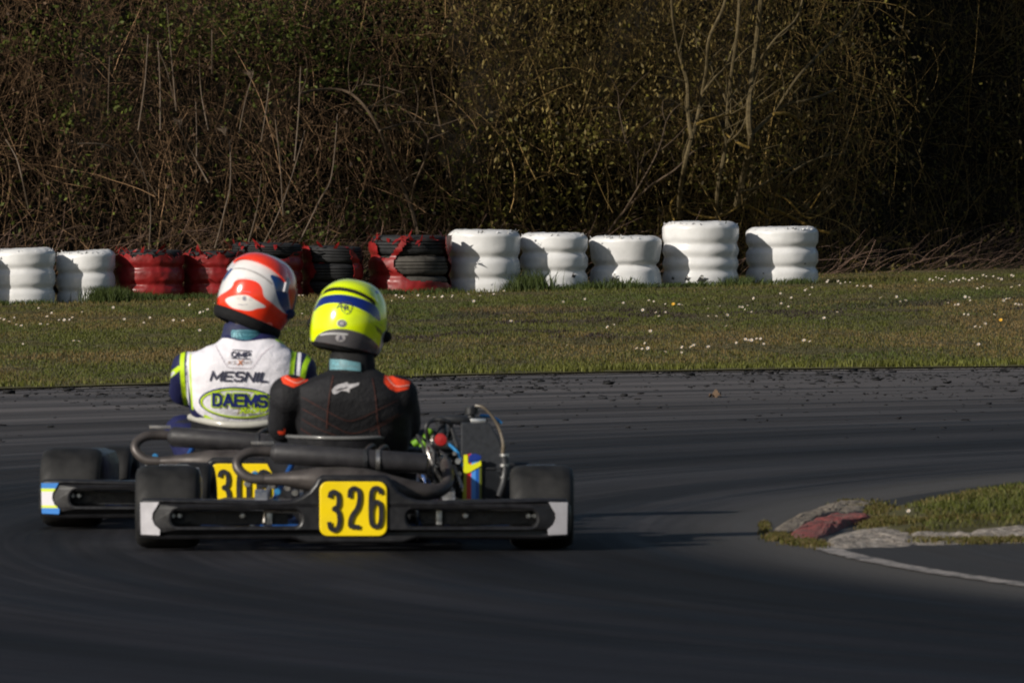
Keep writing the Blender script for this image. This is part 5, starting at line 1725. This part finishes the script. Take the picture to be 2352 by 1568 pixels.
orange = np.maximum(sdf(x, y, [(652, 852), (668, 868), (682, 870), (700, 856), (708, 866), (706, 874), (674, 890), (650, 880), (645, 868)]), sdf(x, y, [(883, 862), (890, 858), (912, 868), (944, 876), (938, 893), (910, 900), (894, 892), (882, 878)]))
orange = np.maximum(orange, sdf(x, y, [(637, 990), (655, 982), (655, 998), (640, 998)]))
orange = np.where(A1[:, 1] < .36, orange, -9)
def arcs(pts): return smooth2(pts, 6, closed=False)
th_ = np.full(len(x), -9.)
glove = np.where(A1[:, 1] > .50, np.where((A1[:, 2] > .33) & (A1[:, 1] < .75), 5., -9), -9)
panel = np.where(back, sdf(x, y, [(690, 890), (758, 862), (750, 1000), (690, 1010)]), -9)
set_attrs(b1, {'orange': orange, 'thread': th_, 'glove': glove, 'panel': np.maximum(panel, np.where(A1[:, 1] < .4, sdf(x, y, [(612, 900), (648, 890), (652, 990), (612, 990)]), -9))})
body1 = link('body', b1, M_black_suit, d1)
bv1 = bvh_of(b1)
# orange patches have a pale seam
for pts in ([(653, 866), (680, 879), (700, 871)], [(889, 866), (908, 886), (940, 884)]):
    V2, Fc = ribbon(arcs(pts), 2.2)
    decal('shoulder_piping', V2, Fc, F1, bv1, M_flor, body1, .003)
M_thread = plain('dark orange thread', (0.06, 0.014, 0.008), .7, var=.3)
for ln_, w_ in (([(693, 912), (735, 935), (790, 964), (820, 963), (860, 945), (915, 918)], 1.6), ([(693, 938), (730, 958), (775, 983), (810, 995), (860, 980), (915, 950)], 1.5), ([(693, 962), (730, 984), (770, 1000)], 1.5), ([(690, 984), (720, 1003), (745, 1018)], 1.6), ([(850, 990), (890, 970), (925, 950)], 1.4),
                ([(765, 862), (758, 900), (752, 945), (750, 985)], 2.2), ([(855, 868), (862, 910), (866, 960), (872, 1000)], 2.2)):
    V2, Fc = ribbon(arcs(ln_), w_)
    decal('seam_thread', V2, Fc, F1, bv1, M_thread, body1, .003)
# maker's mark on the back: a star with a comet tail, as on the suit
star = [(764, 903), (762, 896), (768, 888), (778, 882), (790, 880), (797, 877), (801, 882), (812, 881), (826, 878), (824, 884), (808, 891), (803, 894), (803, 902), (795, 898), (784, 897), (776, 902), (769, 905)]
hole = [(770, 899), (778, 892), (792, 890), (800, 888), (797, 892), (786, 894), (777, 897)]
V_, Fc = flat_curve([star, hole])
decal('back_mark', [(a, b) for a, b, c in V_], Fc, F1, bv1, M_silver, body1, .003, 4)
# collar, padding, label
col = MB()
col.lathe([(.078, -.034), (.076, .0), (.071, .030), (.064, .050), (.056, .050), (.058, .0), (.058, -.03)], 40, Matrix.Translation(P(808, 838, .235)) @ Matrix.Diagonal((1, .95, 1, 1)), close=True)
c1 = col.build('collar', M_black_cloth, d1)
cb = BVHTree.FromPolygons([v.co for v in c1.data.vertices], [tuple(q.vertices) for q in c1.data.polygons])
lab = [(757, 824), (790, 826), (828, 833), (829, 853), (792, 849), (757, 849)]
lb = decal('collar_label', lab, [tuple(range(6))], F1, cb, M_tealp, c1, .004, 5)
V2, Fc = ribbon([(760, 826), (790, 828), (826, 835), (827, 850), (792, 847), (760, 846)], 1.0, closed=True)
decal('label_border', V2, Fc, F1, cb, M_pale, lb, .0055, 5)
V2, Fc = word('FIA', 763, 829, 780, 839, 1.5); decal('label_lettering', V2, Fc, F1, cb, M_pale, lb, .0055)
V2, Fc = word('KC.JM.002', 785, 831, 823, 837, 4, bold=.0); decal('label_lettering', V2, Fc, F1, cb, M_pale, lb, .0055)
V2, Fc = word('SUIT LEVEL', 763, 842, 823, 846, 3, bold=.0); decal('label_lettering', V2, Fc, F1, cb, M_pale, lb, .0055)
# helmet
R1 = Matrix.Rotation(rad(-14), 4, 'Z') @ Matrix.Rotation(rad(10), 4, 'Y') @ Matrix.Rotation(rad(-6), 4, 'X')
C1 = P(801, 750, .275)
HD = (.1215, .145, .152)
V, Fc, T1 = helmet_mesh(F1, C1, R1, *HD, bottom=-.47)
M_h1 = layers('fluorescent yellow helmet paint', FLUO, [('navy', (0.005, 0.018, 0.17)), ('grey', (0.10, 0.095, 0.10)), ('shine', (0.55, 0.55, 0.56)), ('whiteside', (0.60, 0.60, 0.64)), ('seam', (0.22, 0.26, 0.01))], .18, coat=.8)
me = bpy.data.meshes.new('helmet'); me.from_pydata(V.tolist(), [], Fc)
h1 = link('helmet', me, M_h1, d1)
h1.modifiers.new('shell', 'SOLIDIFY').thickness = .006
cv = lambda u, v: (459.4 + u * .21973, 574.2 + v * .21973)
x, y = F1.px(V)
bk = V[:, 1] < C1.y + .06
navy = sdf(x, y, smooth2([cv(*q) for q in ((1185, 640), (1215, 575), (1250, 515), (1310, 478), (1450, 462), (1600, 482), (1750, 530), (1850, 600), (1885, 700), (1870, 740), (1770, 665), (1610, 590), (1450, 556), (1330, 560), (1250, 590))], 4))
navy = np.maximum(navy, sdf(x, y, [cv(*q) for q in ((1220, 370), (1260, 365), (1290, 385), (1250, 410), (1225, 405))]))
navy = np.maximum(navy, sdf(x, y, [cv(*q) for q in ((1810, 430), (1870, 420), (1870, 450), (1820, 470))]))
grey = sdf(x, y, smooth2([cv(*q) for q in ((1165, 1090), (1185, 970), (1230, 890), (1330, 835), (1440, 822), (1560, 832), (1700, 875), (1800, 935), (1870, 1010), (1915, 1090), (1900, 1200), (1500, 1160))], 4))
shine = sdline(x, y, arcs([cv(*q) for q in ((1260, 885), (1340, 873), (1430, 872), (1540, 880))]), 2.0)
ws = np.maximum(sdf(x, y, [cv(*q) for q in ((1090, 900), (1145, 890), (1160, 980), (1185, 1060), (1150, 1120))]), sdf(x, y, [cv(*q) for q in ((1900, 880), (1980, 800), (1960, 1120), (1870, 1130), (1880, 1010))]))
seam = np.maximum(sdline(x, y, arcs([cv(*q) for q in ((1180, 640), (1300, 605), (1450, 590), (1620, 620), (1780, 690), (1910, 800))]), .7), sdline(x, y, arcs([cv(*q) for q in ((1760, 740), (1830, 800), (1900, 900), (1930, 990))]), .8))
seam = np.maximum(seam, sdf(x, y, [cv(*q) for q in ((1830, 780), (1900, 840), (1920, 900), (1850, 850))]))
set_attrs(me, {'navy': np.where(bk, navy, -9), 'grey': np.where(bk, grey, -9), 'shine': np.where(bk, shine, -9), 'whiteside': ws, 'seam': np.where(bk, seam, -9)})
sp = shell_patch(T1, *HD, -66, 66, 47, 70, .075, .012, taper=13)
so = sp.build('spoiler', M_h1, h1, solid=.006)
nn = len(so.data.vertices); set_attrs(so.data, {k: np.full(nn, -9.) for k in ('navy', 'grey', 'shine', 'whiteside', 'seam')})
tr = shell_patch(T1, *HD, -58, 58, 43, 47, .012, .050, taper=12); tr.build('lip_shade', M_neckroll, h1)  # black strip standing in for the shadow under the spoiler lip
vis = shell_patch(T1, *HD, 98, 262, -12, 24, .022, .022); vis.build('visor', M_visor, h1, solid=.003)
for a in (96, -96):
    p_ = T1 @ Vector((HD[0] * 1.01 * math.cos(rad(a) - math.pi / 2), HD[1] * 1.01 * math.sin(rad(a) - math.pi / 2), -.01))
    m = MB(); blob(m, p_, .020); m.build('visor_pivot', M_neckroll, h1)
nr = MB()
nr.lathe([(.090 + .020 * math.cos(t), -.066 + .020 * math.sin(t)) for t in np.linspace(0, 2 * math.pi, 13)[:-1]], 40, T1 @ Matrix.Diagonal((1, 1.12, 1, 1)), close=True)
nr.lathe([(.0005, -.05), (.095, -.05), (.10, -.07)], 30, T1)
nr.build('neck_roll', M_neckroll, h1)
hb1 = BVHTree.FromPolygons([Vector(v) for v in V], Fc)
def ring2(cx, cy, r, w, n=24): return ribbon([(cx + r * math.cos(2 * math.pi * k / n), cy + r * .86 * math.sin(2 * math.pi * k / n)) for k in range(n)], w, closed=True)
disc = lambda cx, cy, r, n=20: ([(cx + r * math.cos(2 * math.pi * k / n), cy + r * .8 * math.sin(2 * math.pi * k / n)) for k in range(n)], [tuple(range(n))])
q = cv(1480, 765); V2, Fc2 = disc(*q, 11); e1 = decal('round_emblem', V2, Fc2, F1, hb1, M_silver, h1, .002, 5)
V2, Fc2 = ring2(*q, 7, 2.0); decal('emblem_ring', V2, Fc2, F1, hb1, M_ink, e1, .003, 5)
q = cv(1470, 918); V2, Fc2 = disc(*q, 11.5); e1 = decal('round_emblem', V2, Fc2, F1, hb1, M_silver, h1, .002, 5)
V2, Fc2 = word('A', q[0] - 5, q[1] - 6, q[0] + 5, q[1] + 6); decal('emblem_letter', V2, Fc2, F1, hb1, M_ink, e1, .003, 5)
# crest below the navy band
q = cv(1530, 600)
crest = [(q[0] - 11, q[1] - 12), (q[0] + 11, q[1] - 10), (q[0] + 12, q[1] + 4), (q[0] + 7, q[1] + 12), (q[0], q[1] + 14), (q[0] - 8, q[1] + 9), (q[0] - 12, q[1] + 2)]
V2, Fc2 = ribbon(smooth2(crest, 3), 1.6, closed=True); cr_ = decal('crest', V2, Fc2, F1, hb1, M_ink, h1, .002, 5)
V2, Fc2 = word('A', q[0] - 24, q[1] - 12, q[0] - 4, q[1] + 3, 1, bold=-.02); decal('crest_letter', V2, Fc2, F1, hb1, M_ink, cr_, .002, 5)
V2, Fc2 = word('R', q[0] - 5, q[1] - 6, q[0] + 8, q[1] + 7, 1); decal('crest_letter', V2, Fc2, F1, hb1, M_ink, cr_, .002, 5)

# ------------------------------------------------------------------ driver of the other kart: white back, navy sleeves, red and white helmet
F2 = Frame(K2)
d2 = empty('person', (K2[0], K2[1], 0), 'person in a white backed suit and red and white helmet, leaning right while driving', 'person', 'kart drivers')
P = F2.pt
rings2 = [(458, 660, 1150, .44, .10), (452, 668, 1090, .40, .12), (448, 672, 1020, .34, .12), (446, 680, 985, .31, .125), (436, 688, 940, .275, .13), (428, 694, 890, .25, .13), (426, 692, 840, .235, .12), (440, 682, 812, .228, .105), (470, 662, 796, .228, .09), (498, 648, 786, .23, .082), (512, 636, 776, .235, .072), (520, 620, 760, .245, .060), (528, 622, 720, .26, .055), (540, 624, 690, .27, .055)]
b2 = body_mesh(F2, rings2, P(437, 850, .24), P(424, 895, .38), Vector((-.175, .60, .42)), P(684, 852, .22), P(704, 930, .36), Vector((.115, .60, .42)), .066, .053)
wrinkle(b2, F2, .008, 8)
A2 = coords(b2); x, y = F2.px(A2)
bk = A2[:, 1] < .34
white = sdf(x, y, smooth2([(432, 800), (452, 788), (480, 781), (520, 776), (560, 784), (620, 778), (650, 786), (664, 800), (676, 860), (672, 920), (668, 975), (600, 984), (545, 980), (505, 972), (470, 958), (446, 938), (436, 900), (431, 850)], 3))
limeA = np.maximum.reduce([sdline(x, y, arcs([(424, 792), (418, 830), (421, 890), (428, 938)]), 5.0), sdline(x, y, arcs([(447, 782), (437, 820), (438, 880), (442, 940)]), 2.0), sdline(x, y, arcs([(470, 955), (510, 974), (550, 985), (600, 988), (640, 986)]), 3.2),
                           sdf(x, y, [(384, 866), (396, 850), (412, 838), (414, 848), (402, 860), (386, 872)])])
limeB = np.maximum(sdline(x, y, [(676, 806), (672, 830), (668, 870)], 5.5), sdline(x, y, [(710, 818), (700, 840), (694, 872)], 6.0))
limeB = np.maximum(limeB, sdline(x, y, arcs([(634, 780), (656, 790), (690, 800), (716, 816)]), 2.4))
whiteB = np.maximum(sdline(x, y, [(688, 812), (684, 870)], 4.0), sdline(x, y, [(431, 800), (428, 850), (432, 930)], 2.0))
whiteB = np.maximum(whiteB, sdf(x, y, [(388, 862), (398, 852), (404, 854), (392, 866)]))
gl = np.where((A2[:, 1] > .52) & (A2[:, 2] > .33) & (A2[:, 1] < .75), 5., -9)
set_attrs(b2, {'white': np.where(bk, white, -9), 'limeA': np.where(A2[:, 1] < .38, limeA, -9), 'limeB': np.where(bk, limeB, -9), 'whiteB': np.where(A2[:, 1] < .38, whiteB, -9), 'glove': gl})
body2 = link('body', b2, M_white_suit, d2)
bv2 = bvh_of(b2)
wx = lambda u, v: (344.5 + u * .20143, 717.8 + v * .20143)          # from an enlarged view of the back
def put(name, V2, Fc, mat, off=.003, ml=6): return decal(name, V2, Fc, F2, bv2, mat, body2, off, ml)
V2, Fc = strokes('OMP', 532, 808, 574, 818.5, 3.0, 1.5, .05, .42); put('maker_lettering', V2, Fc, M_ink)
for pts in ([wx(940, 423), wx(1160, 438)], [wx(920, 517), wx(1142, 529)]):
    V2, Fc = ribbon(pts, 2.0); put('maker_bar', V2, Fc, M_ink)
V2, Fc = word('KS', 522, 828, 543, 836, .5, .3, .0, 1.1); put('series_lettering', V2, Fc, M_inkg)
V2, Fc = word('X', 543, 826, 560, 838, .5, .2, .02); put('series_lettering', V2, Fc, plain('orange brown ink', (.45, .14, .04), .6))
V2, Fc = word('ART', 557, 829, 579, 836, .5, .3, .0, 1.1); put('series_lettering', V2, Fc, M_inkg)
V2, Fc = ribbon(arcs([wx(745, 370), wx(800, 480), wx(862, 590), wx(900, 625), wx(1000, 630), wx(1140, 632), wx(1190, 590), wx(1270, 480), wx(1400, 375)]), 1.1); put('yoke_seam', V2, Fc, plain('seam thread', (.45, .38, .42), .7))
V2, Fc = strokes('MESNIL', 486, 853.5, 616, 873, 4.6, 3.0, .30, .38); put('name_lettering', V2, Fc, M_ink)
# team oval with its name
def oval(cx, cy, a, b, rot=.05, n=60, t0=0, t1=2 * math.pi):
    return [(cx + a * math.cos(t) * math.cos(rot) - b * math.sin(t) * math.sin(rot), cy + a * math.cos(t) * math.sin(rot) + b * math.sin(t) * math.cos(rot)) for t in np.linspace(t0, t1, n)]
V2, Fc = ribbon(oval(547, 925, 89, 35), 3.0); put('team_oval', V2, Fc, M_navyink)
V2, Fc = ribbon(oval(548, 926, 86, 32), 3.4); put('team_oval', V2, Fc, M_limeink, .0036)
V2, Fc = strokes('DAEMS', 490, 905, 611, 930, 11.5, 4, .0, .36); put('team_glow', V2, Fc, M_limeink, .004)
V2, Fc = strokes('DAEMS', 490, 905, 611, 930, 6.6, 4, .0, .36); put('team_lettering', V2, Fc, M_navyink, .0062)
V2, Fc = word('Racing', 550, 935, 616, 955, -4, .3, .03, .95); put('team_script', V2, Fc, M_limeink, .0065)
V2, Fc = ribbon(arcs([(547, 934), (549, 945), (545, 952)]), 3); put('team_script', V2, Fc, plain('olive ink', (.30, .26, .08), .6), .006)
# neck: balaclava, navy collar with label
bal = MB()
bal.lathe([(.060, -.02), (.066, .02), (.066, .05), (.060, .085), (.03, .09)], 36, Matrix.Translation(P(572, 764, .245)) @ Matrix.Rotation(rad(10), 4, 'Y'))
bal.build('balaclava', M_bala, d2, solid=.004)
col = MB()
col.lathe([(.086, -.034), (.078, .0), (.074, .026), (.070, .040), (.062, .040), (.064, .0), (.07, -.034)], 44, Matrix.Translation(P(562, 772, .240)) @ Matrix.Rotation(rad(4), 4, 'Y') @ Matrix.Diagonal((1, .95, 1, 1)), close=True)
c2 = col.build('collar', M_navy, d2)
cb = BVHTree.FromPolygons([v.co for v in c2.data.vertices], [tuple(q.vertices) for q in c2.data.polygons])
lb = decal('collar_label', [(531, 758), (565, 757), (598, 760), (598, 786), (565, 786), (530, 784)], [tuple(range(6))], F2, cb, M_teal, c2, .004, 5)
V2, Fc = ribbon([(532.5, 759.5), (565, 758.5), (596.5, 761.5), (596.5, 784.5), (565, 784.5), (531.5, 782.5)], 1.1, closed=True); decal('label_border', V2, Fc, F2, cb, M_pale, lb, .0055, 5)
V2, Fc = word('FIA', 536, 764, 555, 775, 0, 0, .03); decal('label_lettering', V2, Fc, F2, cb, M_pale, lb, .0055)
V2, Fc = word('KC.JM.002', 558, 766, 594, 772, 1, 0, .0); decal('label_lettering', V2, Fc, F2, cb, M_pale, lb, .0055)
V2, Fc = word('SUIT LEVEL', 535, 778, 594, 782, 1, 0, .0); decal('label_lettering', V2, Fc, F2, cb, M_pale, lb, .0055)
# helmet
R2 = Matrix.Rotation(rad(-22), 4, 'Z') @ Matrix.Rotation(rad(19), 4, 'Y') @ Matrix.Rotation(rad(-13), 4, 'X')
C2 = P(590, 684, .285)
HD2 = (.1265, .150, .150)
V, Fc, T2 = helmet_mesh(F2, C2, R2, *HD2, bottom=-.50)
REDH = (0.95, 0.050, 0.015)
M_h2 = layers('red and white helmet paint', (0.78, 0.76, 0.75), [('blue', (0.006, 0.055, 0.22)), ('red', REDH), ('diamond', (0.80, 0.77, 0.74)), ('tag', (0.25, 0.25, 0.32)), ('line', (0.45, .40, .40))], .2, coat=.8)
me = bpy.data.meshes.new('helmet'); me.from_pydata(V.tolist(), [], Fc)
h2 = link('helmet', me, M_h2, d2)
h2.modifiers.new('shell', 'SOLIDIFY').thickness = .006
x, y = F2.px(V); bk = V[:, 1] < C2.y + .09
C_ = lambda L: [cv(*q) for q in L]
red = sdf(x, y, smooth2(C_([(150, 560), (200, 480), (262, 440), (330, 388), (372, 318), (480, 302), (600, 335), (650, 400), (672, 490), (760, 560), (860, 645), (960, 720), (960, 900), (880, 960), (500, 860), (150, 760)]), 3))
red = np.maximum(red, sdf(x, y, C_([(910, 365), (960, 345), (1010, 430), (1000, 560), (950, 640), (930, 500)])))
red = np.maximum(red, sdf(x, y, C_([(820, 130), (900, 150), (1030, 300), (1040, 420), (960, 380), (930, 290)])))
dia = sdf(x, y, smooth2(C_([(262, 520), (350, 480), (480, 470), (560, 510), (690, 592), (600, 610), (520, 634), (420, 622), (330, 598)]), 3))
blue = np.maximum(sdf(x, y, smooth2(C_([(735, 262), (830, 285), (905, 345), (925, 500), (940, 640), (915, 680), (840, 580), (800, 470), (770, 350)]), 3)), sdf(x, y, C_([(250, 215), (310, 190), (345, 195), (290, 265), (245, 330)])))
tagp = np.maximum.reduce([sdline(x, y, C_([(375, 495), (425, 492)]), 1.1), sdline(x, y, C_([(378, 512), (425, 510)]), 1.1), sdf(x, y, C_([(440, 485), (485, 480), (485, 530), (445, 530)])), sdline(x, y, C_([(510, 500), (550, 505)]), 1.2), sdline(x, y, C_([(505, 520), (550, 525)]), 1.2), sdline(x, y, C_([(390, 565), (440, 575), (500, 568)]), 1.3), sdline(x, y, C_([(450, 432), (530, 440)]), 1.2)]) - .5
line = np.maximum(sdline(x, y, arcs(C_([(380, 300), (500, 290), (610, 320), (665, 395), (690, 490), (770, 555)])), .6), sdline(x, y, arcs(C_([(560, 225), (660, 270), (740, 380), (800, 420)])), .6))
set_attrs(me, {'red': np.where(bk, red, -9), 'diamond': np.where(bk, dia, -9), 'blue': np.where(bk, blue, -9), 'tag': np.where(bk, tagp, -9), 'line': np.where(bk, line, -9)})
M_sp2 = plain('red helmet spoiler', REDH, .2, var=.08, coat=.7)
so = shell_patch(T2, *HD2, -68, 68, 42, 72, .080, .012, taper=14); so.build('spoiler', M_sp2, h2, solid=.006)
for a0, a1 in ((-70, -60), (60, 70)):
    shell_patch(T2, *HD2, a0, a1, 18, 38, .050, .055, 10, 8).build('spoiler_post', M_whitest, h2, solid=.005)
shell_patch(T2, *HD2, -40, 40, 26, 28, .006, .010, taper=6).build('lip_shade', plain('grey shadow gap', (.35, .33, .33), .5), h2)  # grey strip drawn as a shadow line below the spoiler
shell_patch(T2, *HD2, 98, 262, -12, 24, .022, .022).build('visor', M_visor, h2, solid=.003)
for a in (96, -96):
    p_ = T2 @ Vector((HD2[0] * 1.01 * math.cos(rad(a) - math.pi / 2), HD2[1] * 1.01 * math.sin(rad(a) - math.pi / 2), -.01))
    m = MB(); blob(m, p_, .018); m.build('visor_pivot', M_navy, h2)
nr = MB()
nr.lathe([(.100 + .020 * math.cos(t), -.088 + .024 * math.sin(t)) for t in np.linspace(0, 2 * math.pi, 13)[:-1]], 40, T2 @ Matrix.Diagonal((1, 1.12, 1, 1)), close=True)
nr.lathe([(.0005, -.06), (.095, -.06), (.10, -.09)], 30, T2)
nr.build('neck_roll', M_neckroll, h2)
